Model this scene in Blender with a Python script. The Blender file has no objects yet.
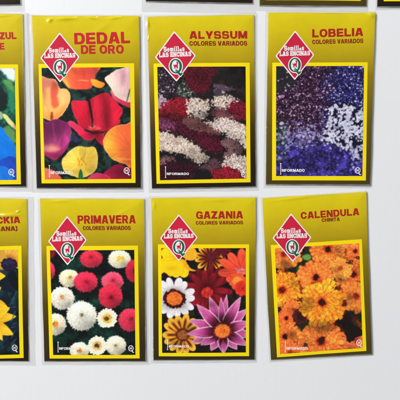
import bpy, math, random
import numpy as np

scene = bpy.context.scene
C = scene.collection
R = math.radians

# ------------------------------------------------------------------ camera, world, lamps, exposure
TILT_X, TILT_Y, CAM_H, FOCAL = -0.07095, -0.00594, 0.32995, 430.0 / 400.0
cam_data = bpy.data.cameras.new('camera')
cam = bpy.data.objects.new('camera', cam_data)
C.objects.link(cam)
cam_data.sensor_width = 36.0
cam_data.lens = 36.0 * FOCAL
cam_data.clip_start, cam_data.clip_end = 0.01, 20.0
cam.location = (0, 0, CAM_H)
cam.rotation_euler = (TILT_X, TILT_Y, 0)
scene.camera = cam

world = bpy.data.worlds.new('World')
scene.world = world
world.use_nodes = True
bg = world.node_tree.nodes['Background']
bg.inputs['Color'].default_value = (0.90, 0.95, 1.0, 1)
bg.inputs['Strength'].default_value = 0.21


def lamp(name, loc, target, sx, sy, power, col):
    d = bpy.data.lights.new(name, 'AREA')
    d.shape, d.size, d.size_y, d.energy, d.color = 'RECTANGLE', sx, sy, power, col
    o = bpy.data.objects.new(name, d)
    C.objects.link(o)
    o.location = loc
    v = np.array(target, float) - np.array(loc, float)
    from mathutils import Vector
    o.rotation_euler = Vector(v).to_track_quat('-Z', 'Y').to_euler()
    return o


lamp('window_light', (-2.2, 1.25, 1.95), (0, 0, 0), 1.2, 1.0, 124, (1.0, 0.99, 0.975))
lamp('room_light', (-0.1, 2.1, 1.9), (0, 0, 0), 1.0, 0.22, 9.5, (0.95, 0.97, 1.0))
scene.view_settings.view_transform = 'Standard'
scene.view_settings.look = 'None'
scene.view_settings.exposure = 0.0
scene.view_settings.gamma = 1.0

# ------------------------------------------------------------------ small maths
PLANE = 0.001                                   # height of the printed faces above the table
W, H = 0.080, 0.1286                            # a packet
_ca, _sa, _cb, _sb = math.cos(TILT_X), math.sin(TILT_X), math.cos(TILT_Y), math.sin(TILT_Y)
ROT = np.array([[_cb, 0, _sb], [0, 1, 0], [-_sb, 0, _cb]]) @ np.array([[1, 0, 0], [0, _ca, -_sa], [0, _sa, _ca]])


def table_xy(px, py):
    """metres on the table for a place measured on the photograph (400 x 400)"""
    px, py = np.asarray(px, float), np.asarray(py, float)
    d = np.stack([(px - 200) / 430.0, -(py - 200) / 430.0, -np.ones_like(px)], -1) @ ROT.T
    return d[..., :2] * ((CAM_H - PLANE) / -d[..., 2:3])


def srgb(c):
    c = np.asarray(c, float)
    return np.where(c <= 0.04045, c / 12.92, ((c + 0.055) / 1.055) ** 2.4)


def hexc(r, g, b):
    return tuple(srgb(np.array([r, g, b]) / 255.0)) + (1.0,)


def _hash(ix, iy, seed):
    n = (ix.astype(np.int64) * 374761393 + iy.astype(np.int64) * 668265263 + seed * 1442695041) & 0xffffffff
    n = ((n ^ (n >> 13)) * 1274126177) & 0xffffffff
    n = ((n ^ (n >> 16)) * 2246822519) & 0xffffffff
    return ((n ^ (n >> 15)) & 0xffffff) / float(0xffffff)


def noise(x, y, s, seed=0):
    x, y = np.asarray(x) / s, np.asarray(y) / s
    ix, iy = np.floor(x), np.floor(y)
    fx, fy = x - ix, y - iy
    fx, fy = fx * fx * (3 - 2 * fx), fy * fy * (3 - 2 * fy)
    a, b = _hash(ix, iy, seed), _hash(ix + 1, iy, seed)
    c, d = _hash(ix, iy + 1, seed), _hash(ix + 1, iy + 1, seed)
    return (a * (1 - fx) + b * fx) * (1 - fy) + (c * (1 - fx) + d * fx) * fy


def fbm(x, y, s, seed=0, octaves=3):
    v, a, t = 0, 1.0, 0
    for k in range(octaves):
        v = v + a * noise(x, y, s / 2 ** k, seed + 17 * k)
        t += a
        a *= 0.55
    return v / t


def worley(x, y, s, seed=0):
    """distance, offset and random value of the nearest scattered point, in units of s"""
    x, y = x / s, y / s
    ix, iy = np.floor(x), np.floor(y)
    best = np.full(x.shape, 9.0)
    bx, by, br = np.zeros_like(x), np.zeros_like(x), np.zeros_like(x)
    for dx in (-1, 0, 1):
        for dy in (-1, 0, 1):
            cx, cy = ix + dx, iy + dy
            ox = cx + 0.1 + 0.8 * _hash(cx, cy, seed) - x
            oy = cy + 0.1 + 0.8 * _hash(cx, cy, seed + 5) - y
            d = np.hypot(ox, oy)
            m = d < best
            best = np.where(m, d, best)
            bx, by = np.where(m, -ox, bx), np.where(m, -oy, by)
            br = np.where(m, _hash(cx, cy, seed + 9), br)
    return best, bx, by, br


def sstep(a, b, x):
    t = np.clip((x - a) / (b - a), 0, 1)
    return t * t * (3 - 2 * t)


# ------------------------------------------------------------------ the printed flower pictures
class Picture:
    """a printed picture: a fine grid of colours over the inner quad of a packet's frame"""

    def __init__(s, quad, base, res=4.0):
        q = s.q = np.array(quad, float)                      # TL TR BR BL on the photograph
        s.nx = int(max(abs(q[1, 0] - q[0, 0]), 4) * res) + 1
        s.ny = int(max(abs(q[3, 1] - q[0, 1]), 4) * res) + 1
        a, b = np.meshgrid(np.linspace(0, 1, s.nx), np.linspace(0, 1, s.ny))
        P = ((1 - a) * (1 - b))[..., None] * q[0] + (a * (1 - b))[..., None] * q[1] + (a * b)[..., None] * q[2] + ((1 - a) * b)[..., None] * q[3]
        s.X, s.Y = P[..., 0], P[..., 1]
        s.C = np.ones(s.X.shape + (3,)) * np.array(base) / 255.0
        ex, ey = (q[1] - q[0] + q[2] - q[3]) / 2, (q[3] - q[0] + q[2] - q[1]) / 2
        s.inv = np.linalg.inv(np.stack([ex, ey], 1))
        s.o = q.mean(0) - ex / 2 - ey / 2

    def win(s, x0, y0, x1, y1):
        c = np.array([(x0, y0), (x1, y0), (x1, y1), (x0, y1)]) - s.o
        ab = c @ s.inv.T
        i0, i1 = int((ab[:, 0].min() - .04) * s.nx), int((ab[:, 0].max() + .04) * s.nx) + 2
        j0, j1 = int((ab[:, 1].min() - .04) * s.ny), int((ab[:, 1].max() + .04) * s.ny) + 2
        i0, j0 = max(i0, 0), max(j0, 0)
        if i1 <= i0 or j1 <= j0 or i0 >= s.nx or j0 >= s.ny:
            return None
        return (slice(j0, min(j1, s.ny)), slice(i0, min(i1, s.nx)))

    def put(s, w, m, col):
        c = np.asarray(col, float) / 255.0
        m = np.clip(m, 0, 1)[..., None]
        s.C[w] = s.C[w] * (1 - m) + c * m

    def full(s):
        return (slice(0, s.ny), slice(0, s.nx))

    def mottled(s, cols, scale=7, seed=1):
        """leafy background: a few colours mixed by noise"""
        for k, c in enumerate(cols):
            n = fbm(s.X, s.Y, scale, seed + 31 * k, 4)
            s.put(s.full(), sstep(.50, .62, n), c)

    def blob(s, poly, col, rough=.5, soft=.35, rs=3.0, seed=3, edge=None, edgew=1.5, curve=True, alpha=1.0, warp=None):
        p = np.array(poly, float)
        if curve:
            out, n = [], len(p)
            for i in range(n):
                a, b, c, d = p[i - 1], p[i], p[(i + 1) % n], p[(i + 2) % n]
                for t in (0, .25, .5, .75):
                    out.append(.5 * (2 * b + (c - a) * t + (2 * a - 5 * b + 4 * c - d) * t * t + (3 * b - a - 3 * c + d) * t ** 3))
            p = np.array(out)
        w = s.win(p[:, 0].min() - 3, p[:, 1].min() - 3, p[:, 0].max() + 3, p[:, 1].max() + 3)
        if w is None:
            return None
        x, y = s.X[w], s.Y[w]
        if rough:
            x = x + rough * 2 * (fbm(s.X[w], s.Y[w], rs, seed) - .5)
            y = y + rough * 2 * (fbm(s.X[w], s.Y[w], rs, seed + 7) - .5)
        if warp is not None:
            wx, wy = warp(s.X[w], s.Y[w])
            x, y = x + wx, y + wy
        d = np.full(x.shape, 1e9)
        inside = np.zeros(x.shape, bool)
        for i in range(len(p)):
            a, b = p[i - 1], p[i]
            e = b - a
            t = np.clip(((x - a[0]) * e[0] + (y - a[1]) * e[1]) / max(e @ e, 1e-9), 0, 1)
            d = np.minimum(d, (x - a[0] - t * e[0]) ** 2 + (y - a[1] - t * e[1]) ** 2)
            cr = (a[1] > y) != (b[1] > y)
            with np.errstate(divide='ignore', invalid='ignore'):
                inside ^= cr & (x < (b[0] - a[0]) * (y - a[1]) / (b[1] - a[1] if b[1] != a[1] else 1e-9) + a[0])
        d = np.sqrt(d) * np.where(inside, 1, -1)
        m = sstep(-soft, soft, d)
        c = col(s.X[w], s.Y[w], d) if callable(col) else np.ones(x.shape + (3,)) * np.array(col, float)
        if edge is not None:
            k = (1 - sstep(0, edgew, d))[..., None]
            c = c * (1 - k) + np.array(edge, float) * k
        s.put(w, m * alpha, c)
        return w

    def petal(s, cx, cy, ang, l0, l1, wid, cols, kind='round', edge=None, vein=.12, stripe=None, seed=0, soft=.25, squash=1.0, bend=0.0):
        """one petal pointing along ang (photo degrees, y down); cols run base -> tip"""
        r = l1 + wid + 1
        w = s.win(cx - r, cy - r * 1.0, cx + r, cy + r)
        ca, sa = math.cos(R(ang)), math.sin(R(ang))
        tx, ty = cx + ca * (l0 + l1) / 2, cy + sa * (l0 + l1) / 2 * squash
        hr = (l1 - l0) / 2 + wid
        w = s.win(tx - hr, ty - hr, tx + hr, ty + hr)
        if w is None:
            return
        X, Y = s.X[w] - cx, (s.Y[w] - cy) / squash
        al, la = X * ca + Y * sa, -X * sa + Y * ca
        t = (al - l0) / (l1 - l0)
        la = la - bend * wid * np.clip(t, 0, 1) ** 2
        tc = np.clip(t, 0, 1)
        if kind == 'round':
            f = np.where(tc < .62, .35 + .65 * np.sqrt(tc / .62), np.sqrt(np.clip(1 - ((tc - .62) / .38) ** 2, 0, 1)))
        elif kind == 'point':
            f = np.sin(np.pi * np.clip(.16 + .84 * tc, 0, 1) ** .85) ** .85
        else:                                                # toothed tip
            f = np.where(tc < .9, .45 + .55 * np.sqrt(tc / .9), np.clip((1 - tc) / .1, 0, 1) ** .5)
        wd = wid * f
        if kind == 'tooth':
            t = t + .07 * np.abs(np.sin(la / wid * 4.2))
        m = sstep(-soft, soft, wd - np.abs(la)) * sstep(-.02, .04, t) * (1 - sstep(.97, 1.03, t))
        cols = np.array(cols, float)
        ts = np.linspace(0, 1, len(cols))
        c = np.stack([np.interp(tc, ts, cols[:, k]) for k in range(3)], -1)
        v = noise(la / wid * 7 + seed * 13.7, al * .25, 1.0, seed)
        c = c * (1 - vein + 2 * vein * v)[..., None]
        u = np.abs(la) / np.maximum(wd, 1e-6)
        if stripe is not None:
            k = ((1 - sstep(.15, .5, u)) * (1 - sstep(.55, .85, tc)))[..., None]
            c = c * (1 - k) + np.array(stripe, float) * k
        if edge is not None:
            k = sstep(.72, .95, u)[..., None] * np.array(1.0)
            c = c * (1 - k) + np.array(edge, float) * k
        s.put(w, m, np.clip(c, 0, 255))

    def tone(s, cx, cy, rx, ry, k):
        """lighter or darker printed ink round a place"""
        w = s.win(cx - 2.2 * rx, cy - 2.2 * ry, cx + 2.2 * rx, cy + 2.2 * ry)
        if w is not None:
            d = ((s.X[w] - cx) / rx) ** 2 + ((s.Y[w] - cy) / ry) ** 2
            s.C[w] = np.clip(s.C[w] * (1 + (k - 1) * np.exp(-d))[..., None], 0, 1)

    def soften(s, sigma):
        """the softness of a screened photograph (sigma in samples)"""
        r = int(3 * sigma) + 1
        g = np.exp(-.5 * (np.arange(-r, r + 1) / sigma) ** 2)
        g /= g.sum()
        for ax in (0, 1):
            pad = [(0, 0)] * 3
            pad[ax] = (r, r)
            q = np.pad(s.C, pad, mode='edge')
            n = s.C.shape[ax]
            s.C = sum(g[i] * np.take(q, range(i, i + n), axis=ax) for i in range(2 * r + 1))

    def contrast(s, k, pivot=.42, sat=1.0):
        m = s.C.mean(-1, keepdims=True)
        s.C = np.clip((m + (s.C - m) * sat - pivot) * k + pivot, 0, 1)

    def disc(s, cx, cy, rx, ry, col, soft=.4, rough=.3, seed=1, grain=.2, gs=.8, alpha=1.0):
        w = s.win(cx - rx - 2, cy - ry - 2, cx + rx + 2, cy + ry + 2)
        if w is None:
            return
        x, y = s.X[w], s.Y[w]
        d = (np.hypot((x - cx) / rx, (y - cy) / ry) - 1) * min(rx, ry) + rough * 2 * (noise(x, y, 1.3, seed) - .5)
        g = (1 - grain + 2 * grain * noise(x, y, gs, seed + 3))[..., None]
        s.put(w, sstep(soft, -soft, d) * alpha, np.clip(np.array(col, float) * g, 0, 255))

    def rays(s, cx, cy, r, n, wid, cols, seed=0, l0=0, jit=.08, squash=1.0, a0=0, **k):
        rng = random.Random(seed)
        order = list(range(n))
        rng.shuffle(order)
        for i in order:
            s.petal(cx, cy, a0 + 360 * (i + .3 * (rng.random() - .5)) / n, l0, r * (1 + jit * (rng.random() * 2 - 1)), wid * (1 + .15 * (rng.random() - .5)), cols, seed=seed + i, squash=squash, **k)

    def pompom(s, cx, cy, rx, ry, outer, inner, core, n=54, rings=9, seed=0, corer=.16, tilt=(0, 0), dark=.6):
        """a double daisy: rings of narrow quilled petals"""
        rng = random.Random(seed)
        q = ry / rx
        rx, ry = rx * 1.05, ry * 1.05
        outer, inner = np.array(outer, float), np.array(inner, float)
        s.disc(cx, cy, rx * .93, ry * .93, outer * dark, rough=.4, seed=seed)
        for k in range(rings):
            f = 1 - k / rings * .86
            m = max(9, int(n * (.45 + .55 * f)))
            ox, oy = tilt[0] * (1 - f), tilt[1] * (1 - f)
            base = outer * f + inner * (1 - f)
            for i in rng.sample(range(m), m):
                a = 360 * (i + .5 * rng.random()) / m + k * 17
                j = .86 + .22 * rng.random()
                c = base * j * (.80 + .20 * (1 - f * f * (.5 + .5 * math.sin(R(a)))))
                L = rx * f * (.94 + .12 * rng.random())
                s.petal(cx + ox, cy + oy, a, L * .30, L, rx * 3.0 / n * (.8 + .5 * rng.random()), [c * (.45 + .5 * dark), c, np.minimum(c * 1.14 + 6, 255)], seed=rng.randrange(999), squash=q, soft=.22, vein=.05)
        s.tone(cx + rx * .45, cy + ry * .6, rx * .6, ry * .5, .76)
        s.tone(cx - rx * .3, cy - ry * .4, rx * .55, ry * .45, 1.07)
        s.tone(cx + tilt[0], cy + tilt[1], rx * .28, ry * .28, .84)
        s.disc(cx + tilt[0], cy + tilt[1], rx * corer, ry * corer, core, rough=.5, seed=seed, grain=.35)

    def ruffle(s, cx, cy, r, light, deep, eye=None, seed=0, q=.95, n=25, rings=6, er=.15):
        r = r * 1.08
        """a double marigold: rings of toothed strap petals in two oranges"""
        rng = random.Random(seed)
        light, deep = np.array(light, float), np.array(deep, float)
        s.disc(cx, cy, r * .9, r * .9 * q, deep * .7, rough=1.0, seed=seed)
        for k in range(rings):
            f = 1 - .74 * k / rings
            m = max(10, int(n * (.5 + .5 * f)))
            for i in rng.sample(range(m), m):
                a = 360 * (i + .6 * rng.random()) / m + 29 * k
                g = rng.random()
                tip = light * (.84 + .24 * g)
                if rng.random() < .22:
                    tip = light * .35 + deep * .65
                mid = light * .55 + deep * .45
                L = r * f * (.82 + .26 * rng.random())
                s.petal(cx, cy, a, L * .25, L, r * 3.0 / n * (.8 + .45 * rng.random()), [deep * .62, deep * (.82 + .25 * g), mid, tip], kind='tooth', edge=deep * .78, seed=rng.randrange(999), squash=q, vein=.16)
        for k in range(5):
            a, d = rng.random() * 6.28, r * rng.uniform(.3, .9)
            s.tone(cx + d * math.cos(a), cy + d * math.sin(a), r * .28, r * .22, rng.choice([.74, .84, 1.14, 1.10]))
        s.tone(cx, cy + r * .9, r * .8, r * .22, .66)
        if eye is not None:
            s.disc(cx, cy, r * er, r * er * q, eye, rough=1.1, seed=seed + 2, grain=.4)

    def florets(s, poly, light, gap, cell=1.7, rough=1.5, seed=0, size=.55, eye=None):
        """a head of tiny four-petalled florets"""
        light, gap = np.array(light, float), np.array(gap, float)

        def col(x, y, d):
            f, bx, by, br = worley(x, y, cell, seed)
            th = np.arctan2(by, bx)
            rr = f * (1 + .28 * np.cos(4 * th + 6.3 * br))
            m = sstep(size + .12, size - .12, rr)[..., None]
            big = (.80 + .28 * fbm(x, y, 6, seed + 4))[..., None]
            c = light * (.80 + .32 * br)[..., None] * big
            c = gap * (1 - m) + c * m
            if eye is not None:
                k = sstep(.22, .08, f)[..., None]
                c = c * (1 - k) + np.array(eye, float) * k
            return np.clip(c, 0, 255)

        def centre(x, y):
            f, bx, by, br = worley(x, y, cell, seed)
            return -bx * cell + 3.6 * (br - .5), -by * cell + 3.6 * (np.modf(br * 37.0)[0] - .5)
        s.blob(poly, col, rough=rough, rs=2.6, seed=seed + 40, soft=.15, warp=centre)


def ramp(x0, y0, x1, y1, *cols, vein=None, amount=.10, seed=0):
    """colour running from one point to another, with fine petal veins fanning from vein=(x, y)"""
    cols = np.array(cols, float)
    ts = np.linspace(0, 1, len(cols))
    e = np.array([x1 - x0, y1 - y0], float)

    def f(x, y, d):
        t = np.clip(((x - x0) * e[0] + (y - y0) * e[1]) / (e @ e), 0, 1)
        t = np.clip(t + .10 * (fbm(x, y, 6, seed) - .5), 0, 1)
        c = np.stack([np.interp(t, ts, cols[:, k]) for k in range(3)], -1)
        if vein is not None:
            th = np.arctan2(y - vein[1], x - vein[0])
            c = c * (1 - amount + 2 * amount * fbm(th * 22, np.hypot(x - vein[0], y - vein[1]) * .12, 1.0, seed + 2))[..., None]
        return np.clip(c, 0, 255)
    return f


def poppies(quad):
    p = Picture(quad, (20, 32, 30))
    p.mottled([(12, 20, 20), (30, 58, 50), (16, 26, 24), (40, 68, 64), (14, 20, 18)], 5, 5)
    g = random.Random(2)
    for k in range(150):                                       # ferny leaves out of focus behind the blooms
        x, y, a = g.uniform(42, 131), g.uniform(68, 179), g.uniform(0, 360)
        c = np.array(g.choice([(28, 62, 52), (46, 84, 74), (16, 34, 30), (60, 92, 84)])) * g.uniform(.6, 1.1)
        p.petal(x, y, a, 0, g.uniform(5, 13), g.uniform(.5, 1.1), [c * .6, c, c * .8], kind='point', soft=.6, seed=k)
    p.soften(1.6)
    # orange red poppy along the top
    p.blob([(61, 66), (99, 66), (96, 75), (93, 86), (88, 89.5), (78, 89.8), (70, 88.4), (65, 83), (61, 77)],
           ramp(62, 78, 96, 74, (236, 150, 80), (232, 98, 66), (222, 82, 62), (214, 84, 74), vein=(82, 100), seed=1), seed=2)
    p.blob([(62, 80), (65.5, 79.5), (70, 87), (68, 87.5)], (244, 168, 80), rough=.4, soft=1.2)
    p.blob([(77, 80.6), (83, 80.2), (89, 81), (88, 81.4), (82, 81)], (250, 176, 110), rough=.2, soft=.5)
    # pale orange poppy at the left
    p.blob([(40, 79), (48, 78.4), (56, 80), (60, 88), (66, 89), (70.4, 94), (70, 103), (64, 113), (58, 119), (50, 120.6), (44, 118), (40, 117)],
           ramp(46, 82, 60, 118, (226, 142, 110), (238, 172, 112), (240, 178, 104), (240, 150, 70), vein=(54, 122), amount=.16, seed=4), seed=8, edge=(246, 196, 130), edgew=1.3)
    p.blob([(52, 82), (58, 86), (57.5, 97), (59, 105), (53.5, 108), (51, 100)], (212, 84, 66), rough=.9, soft=1.6, alpha=.85)
    p.blob([(42, 80), (50, 79), (54, 84), (46, 88)], (222, 128, 112), rough=.8, soft=2.2, alpha=.7)
    p.blob([(60, 91), (66, 90.4), (69.5, 95), (66, 104), (61, 101)], (246, 190, 120), rough=.5, soft=1.8, alpha=.8)
    p.blob([(51, 113), (53, 112.6), (53, 120), (50.5, 120)], (120, 40, 20), rough=.5, soft=.5, alpha=.7)
    # small curled orange petal
    p.blob([(91, 79.6), (95.8, 79.7), (100, 81.4), (105.2, 83.4), (103.4, 87), (100, 88.3), (95.6, 87.4), (92.8, 84.8)],
           ramp(92, 80, 104, 87, (252, 184, 70), (245, 160, 52), (238, 130, 60), seed=6), rough=.35)
    # white poppy with a pink blush
    p.blob([(111, 90), (117, 96), (124, 100), (132, 101), (132, 108), (124, 105.5), (116, 101), (112, 96)], ramp(112, 92, 131, 106, (226, 120, 120), (206, 56, 88), (190, 50, 80), seed=9), rough=.5)
    p.blob([(104.6, 77.8), (110, 74.4), (116.6, 69.8), (123, 68.2), (132, 67), (132, 99.6), (123, 100.2), (114.6, 95), (110, 86.4), (106.4, 82.4)],
           ramp(106, 84, 131, 72, (236, 220, 200), (234, 206, 194), (222, 178, 180), (226, 190, 196), vein=(121, 104), amount=.07, seed=11), seed=12, edge=(246, 226, 212), edgew=1.0)
    p.blob([(121, 72), (125, 72), (124, 86), (121.6, 84)], (208, 140, 160), rough=.6, soft=2.2, alpha=.6)
    p.blob([(129.4, 90), (130.6, 90), (127.6, 101), (126.6, 101)], (70, 92, 70), rough=.3, soft=.4)
    # the big red poppy
    p.blob([(89.4, 102), (95, 97), (101, 94), (107.5, 92.8), (112, 97), (118, 104), (123, 111), (119, 119), (112, 127), (105, 131), (96, 131), (92, 120)],
           ramp(90, 112, 120, 108, (198, 32, 60), (206, 38, 66), (158, 22, 46), (216, 36, 64), (196, 28, 54), vein=(94, 132), amount=.13, seed=13), seed=14, edge=(222, 60, 78), edgew=.8)
    p.blob([(72, 101.4), (79, 100.8), (88, 101.6), (90, 110), (91.8, 121), (90, 128), (82, 129), (76, 119), (72.6, 110)],
           ramp(73, 108, 91, 114, (214, 40, 66), (206, 30, 60), (178, 24, 52), vein=(92, 132), amount=.13, seed=15), seed=16, edge=(226, 64, 82), edgew=.8)
    p.blob([(88.4, 101), (90.4, 102), (93.4, 120), (92, 122)], (40, 12, 20), rough=.25, soft=.5)
    p.blob([(95, 133), (104, 133), (112, 126), (120, 119), (119, 124), (109.6, 130), (104.6, 135), (104, 145.6), (99, 143), (95.4, 138)], ramp(96, 134, 112, 130, (190, 24, 60), (216, 42, 78), (198, 34, 60), vein=(94, 128), seed=17), seed=18, rough=.6)
    p.blob([(67.8, 123.6), (71.6, 120.6), (77, 124), (84.8, 130.6), (94, 134.6), (95, 137), (92.6, 139.6), (87, 140.6), (81, 136.8), (74.6, 129.6)],
           ramp(70, 124, 90, 139, (222, 70, 104), (222, 44, 84), (196, 26, 64), vein=(96, 132), seed=19), seed=20, rough=.5, edge=(232, 84, 108), edgew=.7)
    p.blob([(84, 129), (90, 133.4), (97, 134.8), (103, 132), (97, 130.4), (90, 130)], (104, 8, 30), rough=.5, soft=1.0, alpha=.8)
    rng = random.Random(4)
    for k in range(26):
        a = -90 + rng.uniform(-78, 78)
        p.petal(94, 131, a, .5, rng.uniform(5.0, 9.2), .55, [(190, 40, 56), (232, 84, 84), (246, 124, 112)], seed=k, kind='point', soft=.2, squash=.85)
    # purple poppy at the left
    p.blob([(40, 116), (46, 122.4), (56, 119), (64.6, 121.8), (69, 124), (71.8, 131), (70, 141), (67, 148), (61.4, 155.4), (54.2, 160), (46, 155.6), (40, 154)],
           ramp(48, 122, 56, 158, (112, 30, 84), (138, 44, 100), (160, 70, 112), (164, 44, 98), vein=(52, 156), amount=.14, seed=21), seed=22, edge=(178, 66, 130), edgew=1.0)
    p.blob([(44, 146), (52, 145), (60, 148), (58, 151), (46, 152)], (196, 132, 108), rough=.8, soft=2.4, alpha=.8)
    p.blob([(43, 152), (56, 152.4), (64, 147), (69.4, 140.6), (68.6, 146), (61.6, 155.4), (54.2, 160), (46, 156)], (156, 40, 96), rough=.5, soft=.8, alpha=.75)
    p.blob([(64, 134), (69.6, 139.8), (66.6, 145), (62, 149), (60.6, 142)], ramp(61, 140, 69, 142, (150, 40, 104), (190, 72, 140), seed=23), rough=.4, soft=.4)
    p.blob([(52.5, 124), (53.6, 124), (56, 140), (55, 142)], (176, 76, 130), rough=.4, soft=.6, alpha=.8)
    # orange poppy at the right
    p.blob([(104, 138), (108.6, 131), (113, 127.6), (119.6, 125), (126, 124.4), (133, 125), (133, 166.4), (125, 164), (119, 162), (111.4, 158.6), (107, 152), (104.8, 149), (103.4, 143)],
           ramp(104, 146, 128, 142, (250, 186, 74), (246, 160, 62), (240, 122, 62), (236, 104, 62), vein=(133, 150), amount=.15, seed=24), seed=25, edge=(252, 190, 96), edgew=1.0)
    p.blob([(105, 149.4), (112, 154), (121, 158), (131.6, 158.6), (131.6, 160), (120, 160), (110.6, 156.6)], (246, 168, 78), rough=.4, soft=.7, alpha=.7)
    # yellow poppy
    p.blob([(62, 164), (63, 158.6), (66.4, 154.6), (71.6, 149.4), (79.6, 146), (86, 147.6), (92, 146.6), (96, 148.6), (97.8, 156), (97.8, 165), (94.4, 171.8), (88, 175.8), (81, 178), (71.8, 175.8), (65, 171.8)],
           ramp(64, 156, 97, 170, (236, 206, 104), (240, 210, 88), (226, 188, 74), (220, 186, 92), vein=(81, 164), amount=.13, seed=26), seed=27, edge=(244, 222, 130), edgew=1.1)
    p.blob([(85.8, 147.6), (87, 148), (84, 160), (82.4, 162)], (206, 164, 60), rough=.3, soft=.6, alpha=.9)
    for k, (x, y) in enumerate([(78, 158), (80, 160.4), (82.4, 157.6), (84, 160), (79.4, 163.4), (82.6, 163.6), (86, 163)]):
        p.petal(x, y, 80 + 20 * (k % 3), 0, 4.2, .5, [(196, 120, 20), (236, 168, 40)], kind='point', seed=k)
    p.blob([(80.4, 169), (83, 174), (82.4, 179), (78.4, 179)], (36, 104, 62), rough=.2, soft=.3)
    # petals cut off by the lower edge
    p.blob([(44, 169.4), (48, 168.4), (55, 171.4), (63, 179.4), (62, 182), (44, 182)], ramp(46, 170, 60, 179, (214, 116, 108), (222, 100, 74), vein=(46, 190), seed=28), rough=.6)
    p.blob([(104, 173), (110, 168), (115, 164.6), (122, 165), (127, 167.6), (133, 169.4), (133, 182), (100, 182)], ramp(104, 176, 130, 172, (156, 28, 70), (140, 20, 54), (112, 18, 50), vein=(112, 186), amount=.18, seed=29), rough=.5)
    p.blob([(88, 178.4), (91.6, 174.6), (96, 172.8), (104, 173.8), (109, 177), (110, 182), (88, 182)], ramp(90, 174, 106, 180, (206, 70, 104), (186, 36, 80), vein=(98, 188), seed=30), rough=.5, edge=(214, 90, 120), edgew=.8)
    p.disc(76, 139.6, 2.6, 3, (58, 44, 104), soft=1.4)
    for x, y, a, b, k in ((94, 134, 9, 4, .70), (84, 108, 6, 9, 1.10), (100, 104, 8, 8, 1.08), (108, 116, 4, 14, .74), (118, 112, 4, 10, 1.12), (90, 104, 3, 12, .72), (82, 133, 8, 3, 1.12), (100, 138, 5, 6, .82),
                          (50, 108, 8, 10, 1.08), (44, 96, 3, 14, .86), (60, 100, 5, 8, 1.10), (56, 84, 8, 4, .84), (80, 72, 14, 4, .90), (86, 85, 10, 4, 1.05), (66, 84, 4, 6, 1.12), (96, 72, 3, 6, .85),
                          (55, 130, 10, 8, .78), (52, 149, 8, 5, 1.25), (47, 140, 4, 14, .85), (66, 136, 4, 8, 1.15), (58, 156, 8, 3, .80),
                          (110, 140, 6, 10, 1.08), (126, 150, 8, 10, .90), (124, 134, 8, 6, 1.04), (112, 156, 6, 3, .86), (128, 162, 5, 4, .84), (70, 158, 6, 7, 1.06), (90, 160, 6, 9, .92), (82, 152, 3, 8, .88), (74, 172, 8, 3, .88), (92, 170, 5, 4, .86),
                          (112, 80, 5, 8, 1.06), (126, 78, 5, 6, .92), (122, 96, 8, 4, .92), (120, 172, 8, 4, .80), (110, 176, 4, 4, 1.1)):
        p.tone(x, y, a, b, k)
    return p


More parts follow.
